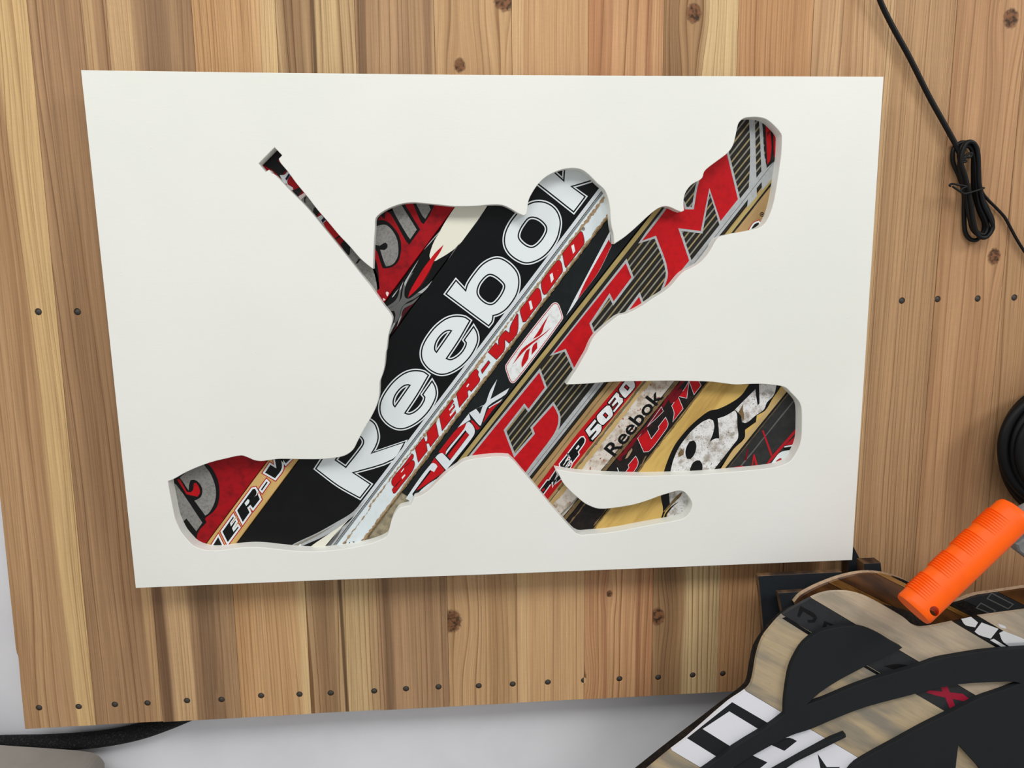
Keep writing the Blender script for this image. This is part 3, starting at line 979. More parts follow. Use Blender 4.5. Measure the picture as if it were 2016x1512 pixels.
pr.outlined(OR, 3, c1([(95, 1420), (110, 1365), (150, 1310), (300, 1130), (430, 955), (452, 975), (445, 1020), (395, 1085), (445, 1060), (468, 1095), (462, 1160), (420, 1250), (330, 1370), (218, 1508), (150, 1595), (125, 1600), (105, 1545), (140, 1490), (110, 1470)]))
pr.add(WH, 5, c1([(245, 1250), (300, 1178), (292, 1212), (255, 1262)]))
pr.add(WH, 5, c1([(258, 1340), (312, 1285), (320, 1310), (270, 1372)]))
pr.add(k['maroon'], 5, c1([(140, 1490), (235, 1385), (255, 1375), (160, 1495)]))
pr.add(k['maroon'], 5, c1([(250, 1200), (400, 1085), (395, 1100), (290, 1180)]))
pr.outlined(OR, 3, c1([(485, 858), (622, 685), (655, 770), (690, 722), (680, 600), (820, 430), (865, 660), (735, 830), (710, 770), (660, 780), (680, 900), (535, 1085)]))
pr.outlined(OR, 3, c1([(885, 335), (1098, 60), (1115, 85), (1045, 195), (1120, 130), (1135, 175), (1050, 280), (1140, 232), (1150, 280), (930, 565)]))
pr.add(WH, 5, c1([(1040, 215), (1108, 138), (1116, 162), (1048, 240)]))
pr.add(WH, 5, c1([(1052, 300), (1135, 218), (1140, 240), (1062, 335)]))
pr.outlined(OR, 3, c4([(750, 222), (860, 75), (960, -60), (996, -82), (1018, -52), (1012, -8), (1036, 38), (1025, 75), (930, 190), (905, 165), (880, 195), (890, 255), (785, 385)]))
pr.add(WH, 5, c4([(870, 130), (895, 92), (906, 105), (882, 142)]))
pr.outlined(OR, 3, c2([(400, 1165), (520, 1010), (540, 1040), (415, 1215)]))
pr.outlined(OR, 3, c2([(515, 865), (640, 715), (690, 770), (695, 640), (800, 510), (870, 560), (885, 440), (990, 235), (1005, 250), (990, 545), (860, 715), (785, 650), (775, 830), (650, 985)]))
pr.outlined(OR, 3, c3([(205, 1450), (225, 1400), (280, 1330), (465, 1085), (500, 1072), (525, 1100), (550, 1225), (545, 1275), (400, 1470), (290, 1620), (250, 1625), (220, 1520)]))
pr.add(WH, 5, c3([(342, 1290), (382, 1272), (412, 1400), (376, 1432)]))
pr.outlined(OR, 3, c3([(555, 985), (580, 930), (820, 620), (855, 612), (880, 660), (900, 770), (890, 810), (640, 1150), (605, 1175), (580, 1150), (555, 1040)]))
pr.add(WH, 5, c3([(690, 848), (735, 812), (757, 920), (715, 982)]))
pr.outlined(OR, 3, c3([(905, 495), (1190, 145), (1220, 140), (1240, 190), (1258, 300), (1245, 350), (960, 725), (945, 700)]))
pr.add(WH, 5, c3([(1045, 372), (1088, 342), (1112, 455), (1076, 502)]))
rg = [(1247 + 27 * math.cos(a * math.pi / 8), 88 + 27 * math.sin(a * math.pi / 8)) for a in range(16)]
pr.add(k['dgrey'], 3, c3(rg), [c3([(1247 + 18 * math.cos(a * math.pi / 8), 88 + 18 * math.sin(a * math.pi / 8)) for a in range(16)])])
pr.add(k['dgrey'], 3, c3([(1238, 78), (1256, 78), (1258, 88), (1250, 90), (1258, 100), (1250, 100), (1243, 92), (1243, 100), (1236, 100)]))
for pts in ([(660, 1135), (690, 1118), (675, 1140)], [(705, 1150), (730, 1120), (735, 1128), (712, 1160)], [(765, 1118), (790, 1115), (795, 1135), (785, 1130)]):
    pr.add(k['black'], 3, u4(pts))
pr.build('lettering', sD)

# ================ E: black shaft, white-red wedge, emblem in a rounded label, white characters
sE = stick('DE', 'EF', BASE['E'], 'black stick shaft with a rounded white emblem label and white and red characters', cut=((800, 976), 1), dy=0.0003)
pr = Print(SF + 0.0003)
pr.add(k['offw'], 0, c3([(1690, 120), (1695, 330), (1715, 365), (1540, 730), (1430, 905), (1150, 1265), (1060, 1400), (965, 1520), (1090, 1262), (1225, 1008)]))
pr.add(k['red'], 1, c3([(1668, 265), (1712, 362), (1540, 722), (1430, 902), (1148, 1262), (1280, 965)]))
LB = [(1640, 45), (1680, 75), (1715, 160), (1752, 275), (1745, 325), (1300, 935), (1000, 1320), (935, 1378), (880, 1362), (835, 1260), (795, 1130), (805, 1070), (1100, 660), (1560, 75), (1600, 48)]
lbo = smooth(plane(c2(LB), pr.y), 3, 75)
pr.loops(lbo, [], 0, k['pinkw'])
pr.loops(offset(lbo, -0.0010), [], 1, k['line_red'])
pr.loops(offset(lbo, -0.0018), [], 2, k['white2'])
for pts in ([(1522, 245), (1440, 425), (1385, 570), (1250, 655), (1330, 540), (1430, 380)],
            [(1560, 455), (1450, 565), (1250, 722), (1090, 870), (915, 1075), (1000, 930), (1085, 805), (1300, 650), (1430, 560)],
            [(1320, 700), (1326, 800), (1230, 915), (1240, 800), (1268, 740)],
            [(1205, 800), (1188, 880), (1172, 980), (1070, 1128), (1064, 1050), (1105, 920), (1145, 842)]):
    pr.add(k['red'], 3, c2(pts))
pr.add(k['offw'], 1, c4([(1252, 42), (1168, 290), (1402, 150), (1352, 232), (1142, 372), (1100, 470), (1050, 615), (1030, 612), (903, 460), (990, 408), (1040, 472), (1078, 362), (1015, 395), (990, 405), (1100, 350), (1140, 250), (1172, 170)]))
pr.add(k['offw'], 0, c4([(1145, 392), (1320, 285), (1290, 320), (1160, 410)]))
pr.add(k['red'], 1, c4([(1150, 405), (1312, 312), (1240, 370), (1078, 585), (1110, 480)]))
pr.add(k['red'], 1, c1([(1395, 390), (1440, 410), (1560, 530), (1500, 560), (1440, 490)]))
pr.add(k['offw'], 1, c1([(1185, 520), (1368, 288), (1398, 385), (1310, 442)]))
pr.add(k['red'], 0, c1([(1195, 515), (1325, 445), (1300, 540), (1000, 870), (990, 965), (900, 935), (870, 920)]))
pr.add(k['black'], 1, c1([(1375, 408), (1455, 490), (1485, 575), (1462, 660), (1270, 905), (990, 1232), (980, 1222), (1440, 640)]))
pr.add(k['offw'], 2, c1([(1375, 420), (1440, 490), (1468, 570), (1448, 650), (1260, 900), (1000, 1215), (985, 1215), (815, 1015), (860, 965), (905, 942), (940, 947), (1055, 1067), (1378, 640), (1312, 572), (1050, 890), (985, 970), (1000, 900), (1290, 540), (1335, 440)]))
pr.add(k['black'], 3, c1([(1312, 562), (1330, 580), (1020, 985), (985, 972), (1050, 885)]))
pr.add(k['red'], 4, c1([(1322, 595), (1372, 640), (1068, 1042), (1015, 985)]))
pr.add(k['red'], 0, c1([(800, 1022), (965, 1215), (930, 1270), (700, 1420), (520, 1540), (740, 1250), (620, 1330)]))
pr.add(k['red'], 1, c4([(235, 1430), (420, 1180), (440, 1212), (512, 1128), (600, 1162), (560, 1210), (300, 1395)]))
pr.add(k['black'], 2, c4([(195, 1475), (415, 1165), (432, 1185), (240, 1430), (300, 1470), (260, 1510)]))
pr.add(k['offw'], 3, c4([(120, 1520), (290, 1270), (435, 1088), (460, 1080), (490, 1092), (512, 1122), (470, 1192), (420, 1165), (200, 1462), (215, 1500), (180, 1560)]))
pr.add(k['offw'], 2, c4([(262, 1462), (330, 1395), (420, 1325), (590, 1225), (600, 1260), (430, 1365), (330, 1440)]))
pr.add(k['navy'], 3, c4([(240, 1500), (330, 1438), (440, 1362), (360, 1450), (300, 1500)]))
pr.build('lettering', sE)
sE2 = stick('DE', 'EF', BASE['Ef'], 'weathered bare wood piece under the black shaft', cut=((800, 976), -1), dy=0.0018)

# ================ F: dark pinstriped shaft with big red letters
sF = stick('EF', 'FG', BASE['F'], 'dark pinstriped stick shaft with large red letters outlined in silver')
pr = Print(SF)
cE, dE = SL['EF']
cG, dG = SL['FG']
nE = Vector((dE.y, -dE.x))
wid = (cG - cE).dot(nE)
band(pr, k['olive'], 0, 'EF', 0.0008, 0.0060)
npin = 13
for i in range(npin):
    o0 = 0.0125 + i * 0.0063
    if o0 < wid - 0.016:
        band(pr, k['gold'] if i % 2 == 0 else k['pinsilver'], 0, 'EF', o0, o0 + 0.0018)
band(pr, k['silver'], 1, 'FG', -0.0126, -0.0042, jag=0.0001, step=0.03)
band(pr, k['black'], 2, 'FG', -0.0078, -0.0074)
OS = [(k['silver'], 4.4), (k['red'], 0.0)]
pr.outlined(OS, 3, z3([(1158, 408), (1197, 515), (1082, 665), (1052, 626), (905, 815), (980, 1012), (1128, 842), (1112, 800), (1255, 640), (1278, 680), (1293, 725), (1285, 790), (1250, 860), (1100, 1060), (1000, 1200), (600, 1100), (690, 985)]))
pr.outlined(OS, 3, [(1232, 518), (1243, 546), (1208, 593), (1200, 577), (1160, 637), (1180, 690), (1230, 622), (1258, 584), (1266, 612), (1256, 650), (1140, 750), (1131.7, 727), (1113.6, 686.7), (1089.4, 695.6)])
pr.outlined(OS, 3, z4([(1405, 290), (1485, 620), (1362, 775), (1283, 540), (1222, 845), (1062, 825), (1140, 1055), (940, 1300), (990, 1140), (905, 878), (805, 915), (985, 680), (1030, 600), (1090, 640), (1110, 692), (1172, 692), (1215, 480), (1300, 340)]))
pr.add(k['silver'], 1.4, z4([(1563, 20), (1605, 20), (1612, 300), (1620, 600), (1550, 680), (1560, 580), (1572, 300)]))
pr.add(k['silver'], 1.7, z4([(1630, 20), (1655, 60), (1672, 300), (1690, 395), (1790, 290), (1790, 400), (1655, 560), (1652, 430), (1640, 150)]))
pr.add(k['black2'], 2.3, z4([(1655, 60), (1700, 60), (1800, 140), (1790, 290), (1690, 400)]))
pr.add(k['red'], 2.6, z4([(1680, 60), (1712, 80), (1724, 250), (1714, 345), (1694, 375), (1688, 240)]), sm=False)
pr.add(k['red'], 2.6, z4([(1735, 90), (1800, 130), (1800, 262), (1742, 325), (1738, 220)]), sm=False)
pr.add(k['dred'], 2.9, z4([(1690, 150), (1712, 130), (1714, 150), (1692, 175)]))
pr.build('lettering', sF)

# ================ G: ash shaft with red label stripe
sG = stick('FG', 'GH', BASE['G'], 'ash stick shaft with a red stripe and white and black characters')
pr = Print(SF)
red_l = [(1222.4, 752), (1150.4, 840), (1057.3, 957.9)]
pr.add(k['red'], 0, [(1270, 694), (1222.4, 752), (1130, 862), (1057.3, 957.9), (1020, 1003), (1042, 1030), (1077.6, 984), (1130, 918), (1263, 752), (1309, 694)])
band(pr, k['dust'], 1, 'FG', 0.0046, 0.0056, -0.2, 0.0, 0.0004, 0.012)
band(pr, k['olive'], 1, 'FG', 0.0012, 0.0056, 0.08, 0.29)
band(pr, k['black2'], 1, 'FG', 0.0056, 0.0082, 0.08, 0.29, 0.0003, 0.01)
band(pr, k['dust'], 1, 'GH', -0.0022, 0.0, -0.2, 0.06, 0.0008, 0.006)
W5 = [(k['black'], 2.0), (k['white2'], 0.0)]
pr.add(k['black'], 1, c7([(185, 830), (330, 660), (350, 700), (410, 720), (420, 770), (280, 975), (230, 960), (210, 905)]))
pr.outlined(W5, 2, c7([(168, 800), (305, 640), (330, 665), (235, 785), (250, 810), (350, 700), (400, 725), (405, 770), (380, 830), (270, 945), (250, 925), (335, 815), (320, 800), (225, 895)]))
pr.outlined(W5, 2, c7([(335, 600), (350, 570), (480, 440), (520, 435), (550, 480), (570, 560), (555, 600), (430, 720), (400, 715), (350, 660)]), [c7([(420, 575), (458, 530), (508, 582), (472, 632)])])
pr.outlined(W5, 2, c7([(500, 395), (625, 240), (660, 270), (665, 310), (715, 330), (720, 380), (590, 535), (572, 518), (655, 410), (640, 380), (570, 450), (555, 425), (620, 340), (600, 310), (520, 415)]))
pr.outlined(W5, 2, c7([(665, 190), (740, 90), (800, 40), (860, 60), (890, 110), (890, 170), (760, 320), (735, 315), (670, 230)]), [c7([(728, 165), (765, 120), (820, 172), (790, 222)])])
B5 = [(k['white'], 2.2), (k['black'], 0.0)]
pr.outlined(B5, 2, c6([(470, 365), (640, 150), (675, 142), (695, 172), (685, 220), (600, 340), (612, 375), (525, 485), (515, 445)]), [c6([(570, 295), (608, 245), (625, 268), (588, 312)])])
pr.outlined(B5, 2, c6([(358, 505), (460, 380), (468, 405), (425, 470), (500, 445), (490, 480), (440, 560), (520, 510), (470, 600), (380, 590)]))
pr.add(k['white'], 4, c6([(400, 520), (470, 420), (474, 428), (410, 525)]))
pr.add(k['white'], 4, c6([(430, 540), (492, 450), (496, 458), (440, 545)]))
pr.outlined(B5, 2, c6([(95, 855), (190, 728), (222, 728), (232, 770), (160, 870), (120, 925)]))
pr.add(k['red'], 4, c6([(112, 850), (150, 825), (155, 850), (125, 885)]))
pr.outlined(B5, 2, c6([(230, 705), (300, 600), (318, 640), (280, 730), (350, 650), (385, 690), (305, 760), (320, 700), (265, 805), (270, 740), (240, 760)]))
pr.build('lettering', sG)
pr = Print(SF)
# emblem letter and mark near the raised arm
pr.outlined([(k['line_red'], 4.6), (k['white'], 3.2), (k['black'], 0)], 1, z4([(1560, 870), (1600, 800), (1630, 785), (1640, 800), (1600, 870)]))
rg = lambda r: [(1657 + r * math.cos(a * math.pi / 8), 728 + r * math.sin(a * math.pi / 8)) for a in range(16)]
pr.add(k['black'], 1, z4(rg(16)), [z4(rg(11))])
pr.add(k['black'], 1, z4(rg(6)))
pr.build('lettering', sG)

# ================ H: scuffed white shaft with black name
sH = stick('GH', 'HI', BASE['H'], 'scuffed off-white stick shaft with black sans-serif lettering', dy=0.0002)
pr = Print(SF + 0.0002)
band(pr, k['tan'], 0, 'GH', 0.0008, 0.0062, jag=0.0012, step=0.006)
band(pr, k['black2'], 1, 'HI', -0.0062, -0.0052, jag=0.0003, step=0.012)
band(pr, k['dust'], 1, 'HI', -0.0052, -0.0006, jag=0.0004, step=0.012)
pr.add(k['pinsilver'], 1, c6([(350, 1195), (610, 935), (630, 955), (370, 1205)]))
cu = bpy.data.curves.new('word', 'FONT')
cu.body = 'Reebok'
cu.size = 1.0
cu.offset = 0.018
cu.resolution_u = 3
to = bpy.data.objects.new('word', cu)
COL.objects.link(to)
dg = bpy.context.evaluated_depsgraph_get()
wm = bpy.data.meshes.new_from_object(to.evaluated_get(dg))
bpy.data.objects.remove(to)
bpy.data.curves.remove(cu)
o0 = Vector(plane(c7([(592, 1192)]), pr.y)[0])
o1 = Vector(plane(c7([(1322, 300)]), pr.y)[0])
oh = Vector(plane(c7([(432, 1072)]), pr.y)[0])
xs = [v.co.x for v in wm.vertices]
hx0, hx1, hy = min(xs), max(xs), max(v.co.y for v in wm.vertices)
ex = (o1 - o0) / (hx1 - hx0)
ey = (oh - o0) / hy
b0 = len(pr.v)
for v in wm.vertices:
    q = o0 + ex * (v.co.x - hx0) + ey * v.co.y
    pr.v.append((q.x, pr.y - 0.0003, q.y))
pr.mats.append(k['black'])
for p in wm.polygons:
    pr.f.append(tuple(b0 + i for i in p.vertices))
    pr.mi.append(len(pr.mats) - 1)
bpy.data.meshes.remove(wm)
pr.build('lettering', sH)

# ================ I: worn black shaft with red letters
sI = stick('HI', 'IJ', BASE['I'], 'worn black stick shaft with red letters outlined in thin white', dy=0.0003)
pr = Print(SF + 0.0003)
band(pr, k['dred'], 0, 'HI', 0.0008, 0.0056, -0.16, 0.0, 0.0018, 0.006)
OI = [(k['offw'], 1.0), (k['red'], 0.0)]
pr.outlined(OI, 1, c7([(905, 1185), (935, 1240), (938, 1290), (920, 1340), (860, 1430), (740, 1440), (812, 1350), (800, 1310)]))
pr.outlined(OI, 1, c7([(940, 920), (1000, 850), (1078, 805), (1135, 932), (1252, 780), (1245, 745), (1345, 615), (1372, 670), (1380, 710), (1365, 760), (1335, 805), (1110, 1097), (1028, 1115)]))
pr.add(k['dred'], 3, c7([(940, 915), (1000, 840), (1080, 770), (1080, 810), (990, 880)]))
pr.outlined(OI, 1, c7([(1440, 440), (1530, 310), (1600, 480), (1455, 670), (1475, 540)]))
pr.outlined(OI, 1, c7([(1545, 300), (1600, 230), (1680, 100), (1690, 60), (1672, 200), (1655, 325)]))
pr.outlined(OI, 1, c7([(1690, 60), (1820, 50), (1840, 90), (1865, 140), (1765, 270)]))
pr.add(k['dred'], 2, c7([(1395, 350), (1500, 230), (1580, 180), (1600, 230), (1480, 380), (1420, 410)]))
pr.outlined([(k['offw'], 0.8), (k['dred'], 0)], 1, c7([(1190, 640), (1120, 700), (1080, 740), (1200, 580), (1285, 460), (1310, 520)]))
pr.add(k['wear'], 2, c7([(750, 1220), (800, 1120), (850, 1060), (860, 1090), (790, 1200)]))
pr.add(k['offw'], 2, c7([(630, 1350), (640, 1345), (665, 1415), (655, 1420)]))
pr.add(k['dust'], 2, c7([(1040, 1190), (1070, 1170), (1000, 1320), (960, 1370)]))
band(pr, k['dust'], 2, 'IJ', -0.0026, -0.0016, -0.25, -0.17, 0.0008, 0.006)
band(pr, k['dust'], 2, 'HI', 0.0052, 0.0066, -0.25, -0.20, 0.0009, 0.006)
pr.build('lettering', sI)

# ================ J: yellow varnished blade with a white blob graphic
sJ = stick('IJ', 'JK', BASE['J'], 'yellow varnished stick blade with scuffed white letters in thick black outline')
pr = Print(SF)
pr.add(k['black'], 0, c8([(105, 1290), (110, 1230), (160, 1080), (230, 920), (310, 800), (450, 640), (600, 510), (700, 445), (800, 425), (960, 350), (1100, 250), (1200, 110), (1280, 20), (1660, 20), (1600, 150), (1500, 295), (1410, 440), (1300, 505), (1290, 590), (1150, 690), (1140, 800), (1000, 940), (830, 1200), (760, 1290)]), sm=True)
pr.add(k['wmesh'], 1, c8([(185, 1290), (200, 1200), (230, 1080), (300, 920), (400, 780), (480, 690), (600, 590), (690, 550), (740, 570), (755, 640), (740, 730), (695, 845), (760, 805), (820, 800), (810, 650), (798, 545), (900, 510), (1020, 440), (1045, 490), (1050, 640), (1060, 790), (1000, 880), (860, 1060), (740, 1215), (700, 1290)]), sm=True)
pr.add(k['wmesh'], 1, c8([(1020, 432), (1120, 330), (1280, 170), (1290, 250), (1310, 380), (1335, 350), (1328, 60), (1560, 60), (1520, 240), (1430, 340), (1390, 430), (1280, 510), (1200, 580), (1150, 605), (1110, 590), (1100, 520), (1060, 470)]))
pr.add(k['black'], 2, c8([(385, 990), (400, 910), (440, 840), (490, 825), (520, 860), (522, 940), (490, 1020), (450, 1065), (405, 1060)]), sm=True)
pr.add(k['black'], 2, c8([(430, 1250), (470, 1130), (520, 1085), (570, 1082), (600, 1130), (602, 1200), (585, 1260), (500, 1290)]), sm=True)
pr.add(k['dust'], 2, c8([(1060, 470), (1100, 520), (1120, 590), (1140, 520), (1120, 420), (1130, 350)]))
pr.add(k['dust'], 2.3, c8([(290, 1000), (330, 930), (370, 960), (360, 1010), (300, 1040)]))
# toe of the same blade seen in the lower stick slot
pr.add(k['black'], 0, u5([(320, 590), (330, 440), (600, 420), (640, 700), (590, 780), (420, 1080), (330, 1380), (250, 1380), (380, 1000)]))
pr.add(k['wmesh'], 1, u5([(555, 380), (1000, 330), (1350, 600), (1300, 1000), (930, 1300), (460, 1340), (500, 1150), (590, 940), (640, 800), (585, 780)]))
pr.add(k['dust'], 2, u5([(580, 790), (700, 640), (880, 470), (960, 440), (900, 560), (760, 700), (420, 1040), (380, 1020)]))
pr.add(k['black'], 3, u5([(835, 725), (820, 745), (680, 860), (600, 960), (500, 1090), (480, 1230), (400, 1300), (430, 1120), (560, 930), (680, 820)]))
pr.add(k['black'], 3, u5([(1150, 700), (1165, 780), (1110, 920), (930, 1105), (1000, 1000), (1100, 870)]))
band(pr, k['tan'], 0, 'JK', -0.0075, -0.0002)
band(pr, k['black2'], 3, 'JK', -0.0012, 0.0)
band(pr, k['dust'], 0, 'IJ', 0.0, 0.0018, jag=0.0008, step=0.006)
pr.build('graffiti_print', sJ)

# ================ K: charcoal shaft at the toe
sK = stick('JK', None, BASE['Kk'], 'charcoal stick piece with thin red lines and a white corner', dy=0.0003)
pr = Print(SF + 0.0003)
band(pr, k['dust'], 0, 'JK', 0.0022, 0.0028, jag=0.0003, step=0.004)
band(pr, k['dgrey'], 0, 'JK', 0.0135, 0.0152, jag=0.0003, step=0.02)
for pts in ([(1365, 700), (1385, 695), (1500, 1010), (1480, 1030)], [(1830, 640), (1830, 690), (1520, 1050), (1430, 1150), (1415, 1140), (1490, 1030)],
            [(1255, 1005), (1272, 1005), (1325, 1180), (1292, 1180), (1262, 1065), (1245, 1180), (1230, 1180)], [(1180, 930), (1195, 940), (1170, 1080), (1140, 1080)],
            [(1000, 1170), (1100, 1150), (1140, 1160), (1130, 1200), (980, 1210)]):
    pr.add(k['dred'] if pts[0][0] == 1180 else k['line_red'], 1, c8(pts))
pr.add(k['line_red'], 1, c8([(1660, 888), (1830, 740), (1830, 860), (1740, 880)]))
pr.add(k['white'], 2, c8([(1655, 900), (1830, 868), (1830, 888), (1650, 920)]))
pr.add(k['black'], 2, c8([(1640, 920), (1830, 885), (1830, 935), (1640, 960)]))
pr.add(k['white'], 1, c8([(1440, 1190), (1520, 1070), (1600, 980), (1720, 945), (1840, 930), (1840, 1100), (1700, 1200)]))
pr.add(k['line_red'], 2, c8([(1528, 1135), (1550, 1085), (1600, 1050), (1620, 1065), (1730, 1010), (1700, 1060), (1600, 1112)]))
pr.build('graffiti_print', sK)
# ================================================================ things at the lower right
b1 = Z(1240, 1092, 3.6)
b2 = Z(1456, 1092, 3.6)
FP = -0.130          # front of the wooden slats of the front piece


def pz(pts, y):
    return plane(pts, y)


def sticks_wood(name, a, b, grain=(1, 1, 1), rot=0.0, speck=None, rough=0.55, spec=0.3):
    n = NT(name)
    v = n.scale((22, 60, 620), rot)
    f = n.noise(v, 1.0, 3, 0.6)
    v2 = n.scale((9, 14, 46), rot)
    f2 = n.noise(v2, 1.0, 3, 0.55)
    c = n.mix(n.step(f2, 0.36, 0.66), lin(a), lin(b))
    k2 = n.math('MULTIPLY_ADD', f, 0.34, 0.83)
    c = n.mix(1.0, c, n.comb(k2, k2, k2), 'MULTIPLY')
    v3 = n.scale((330, 400, 950), rot)
    fl = n.step(n.noise(v3, 1.0, 2, 0.6), 0.69, 0.73)
    c = n.mix(n.math('MULTIPLY', fl, 0.7), c, lin(speck or (70, 58, 48)))
    n.color(c)
    n.rough(rough, spec)
    n.bump(f, 0.15, 0.0005)
    return n.m


ROT = -0.53
TAN1 = sticks_wood('grey_tan_ply', (184, 165, 141), (154, 142, 124), rot=ROT)
TAN2 = sticks_wood('weathered_tan_ply', (180, 160, 128), (136, 128, 114), rot=ROT)
BRN = sticks_wood('dark_stained_wood', (104, 66, 34), (58, 36, 22), rot=ROT, rough=0.3, spec=0.4)
GLD = sticks_wood('amber_varnished_wood', (168, 120, 58), (92, 60, 30), rot=ROT, rough=0.3, spec=0.4)
matte = paint('matte_black_paint', (34, 36, 38), 0.75, 0.25, 0.2, 30, (28, 29, 31))
sideblk = paint('charred_black_edge', (24, 22, 21), 0.7, 0.25, 0.7, 200, (52, 42, 34))
rawedge = paint('raw_plywood_edge', (176, 150, 124), 0.75, 0.2, 0.6, 160, (120, 96, 76))
satin = paint('satin_black_stick', (44, 45, 47), 0.4, 0.35, 0.4, 80, (30, 30, 32))
gloss = paint('gloss_black_stick', (10, 10, 11), 0.25, 0.4)
whitewv = NT('woven_white_stick')
wv = whitewv.scale((1, 1, 1), 0.9)
wn = whitewv.t.nodes.new('ShaderNodeTexWave')
whitewv.t.links.new(wv, wn.inputs['Vector'])
wn.inputs['Scale'].default_value = 170
whitewv.color(whitewv.mix(whitewv.math('MULTIPLY', wn.outputs['Fac'], 0.3), lin((232, 232, 238)), lin((196, 196, 206))))
whitewv.rough(0.45, 0.35)
chrome = paint('mirror_silver_ink', (228, 228, 230), 0.2, 0.9, metal=0.5)
emboss = paint('debossed_black', (17, 17, 18), 0.5, 0.3)
redx = paint('dull_red_ink', (150, 26, 50), 0.45, 0.35)
hair = paint('thin_grey_line', (96, 94, 90), 0.5, 0.3)


def slats(root, outline, y0, y1, lines, mats, slope=0.59):
    """cut the outline into parallel slats along lines of the given picture slope"""
    res = []
    q = [plane([p, (p[0] + 100, p[1] + 100 * slope)], y0) for p in lines]
    for i in range(len(lines) + 1):
        poly = list(outline)
        if i > 0:
            p, e = Vector(q[i - 1][0]), Vector(q[i - 1][1])
            d = (e - p).normalized()
            n = Vector((-d.y, d.x))
            poly = clip(poly, p + n * 0.0003, n)
        if i < len(lines):
            p, e = Vector(q[i][0]), Vector(q[i][1])
            d = (e - p).normalized()
            n = Vector((d.y, -d.x))
            poly = clip(poly, p + n * 0.0003, n)
        if len(poly) > 2:
            res.append(slab('stick_slat', poly, [], y0, y1, mats[i], root))
        else:
            res.append(None)
    return res


# ---- front piece
zfl = FZ + 0.0005
art2 = thing('layered_wood_art', 'layered art of tan and white slats under a matte black swooping cutout, lower right', 'wall art', (0.52, FP + 0.012, FZ))
fo = pz(b1([(300, 1385), (410, 1302), (700, 1050), (825, 965), (862, 918), (882, 840), (902, 720), (942, 600), (1000, 520), (1080, 434), (1180, 368)])
        + b2([(510, 310), (600, 275), (700, 262), (800, 270), (900, 300), (1000, 350), (1100, 408), (1170, 450), (1230, 500), (1300, 520), (1500, 485), (1700, 440), (2016, 385)]), FP)
fo = smooth(fo, 3, 35)[:-3]
lowl = pz(b1([(-300, 1850), (0, 1630), (160, 1500)]), FP)
FO = fo + [(0.80, fo[-1][1] + 0.02), (0.80, zfl), (0.28, zfl)] + lowl
bk = pz(b1([(-120, 1640), (50, 1500), (280, 1318), (510, 1142), (694, 1000), (784, 932), (822, 882), (842, 770), (872, 640), (930, 545), (1000, 462), (1075, 398), (1170, 352)])
        + b2([(520, 345), (700, 300), (860, 325), (960, 338), (1090, 368), (1200, 402), (1330, 470), (1345, 512), (1500, 520), (2016, 425)]), FP + 0.021)  # dark shade under the handle is shaped into the board at the notch
bk = smooth(bk, 3, 35)[:-3]
slab('backing_board', bk + [(0.78, bk[-1][1] + 0.02), (0.78, zfl), (0.30, zfl)], [], FP + 0.0052, FP + 0.021, sideblk, art2, 0.0006)
lines = [(1320.6, 1476.7), (1467.8, 1360), (1542, 1211.4), (1597.7, 1178), (1878, 1225), (1922.7, 1211.4)]
sl = slats(art2, FO, FP, FP + 0.005, lines, [TAN2, whitewv.m, TAN2, satin, TAN1, gloss, TAN1], 0.592)
for s, t in zip(sl, ('weathered tan slat', 'white woven slat with black block lettering', 'grey tan slat', 'satin black slat with debossed letters', 'pale speckled tan slat', 'glossy black slat with mirror silver letters', 'pale tan slat')):
    if s:
        s['label'] = t
pr = Print(FP)
pr.add(matte, 0, b1([(725, 1045), (1012, 1212), (640, 1447), (405, 1300)]), [b1([(515, 1235), (705, 1110), (935, 1250), (740, 1375)])])
pr.build('lettering', sl[1])
pr = Print(FP)
pr.add(matte, 0, b1([(1048, 1312), (1130, 1298), (1185, 1320), (1095, 1390), (1010, 1352), (950, 1330)]))
pr.build('lettering', sl[1])
pr = Print(FP)
pr.add(matte, 0, b1([(740, 1500), (860, 1418), (975, 1472), (900, 1530), (800, 1600), (700, 1560)]))
pr.build('lettering', sl[1])
pr = Print(FP)
pr.add(matte, 0, b1([(1330, 1410), (1395, 1505), (1490, 1505), (1440, 1560), (1360, 1560)]))
pr.build('lettering', sl[1])
pr = Print(FP)
pr.add(emboss, 0, b2([(430, 362), (530, 418), (552, 450), (530, 482), (488, 482), (478, 462), (515, 462), (525, 448), (450, 402), (425, 445), (408, 435)]))
pr.add(emboss, 0, b2([(600, 468), (705, 512), (692, 528), (622, 492), (607, 530), (652, 552), (640, 568), (580, 538)]))
pr.add(emboss, 0, b2([(330, 440), (560, 585), (1060, 880), (1050, 895), (540, 600), (300, 450)]))
pr.add(emboss, 0, b2([(1020, 790), (1110, 775), (1240, 790), (1150, 830)]))
pr.add(redx, 1, b2([(1320, 975), (1345, 960), (1580, 985), (1640, 1030), (1600, 1040), (1400, 1000)]), sm=False)
pr.add(redx, 2, b2([(1420, 930), (1470, 925), (1535, 1090), (1520, 1110), (1490, 1090)]), sm=False)
pr.build('lettering', sl[3])
pr = Print(FP)
for pts in ([(1570, 455), (1640, 440), (1690, 480), (1670, 515), (1600, 498)], [(1665, 545), (1715, 480), (1835, 525), (1780, 595), (1700, 570)],
            [(1775, 605), (1800, 595), (1890, 650), (1870, 662)], [(1840, 555), (1870, 540), (2040, 610), (2100, 670), (1960, 665), (1870, 620)], [(1830, 490), (1880, 505), (1890, 525), (1850, 515)]):
    pr.add(chrome, 0, b2(pts))
pr.build('lettering', sl[5])
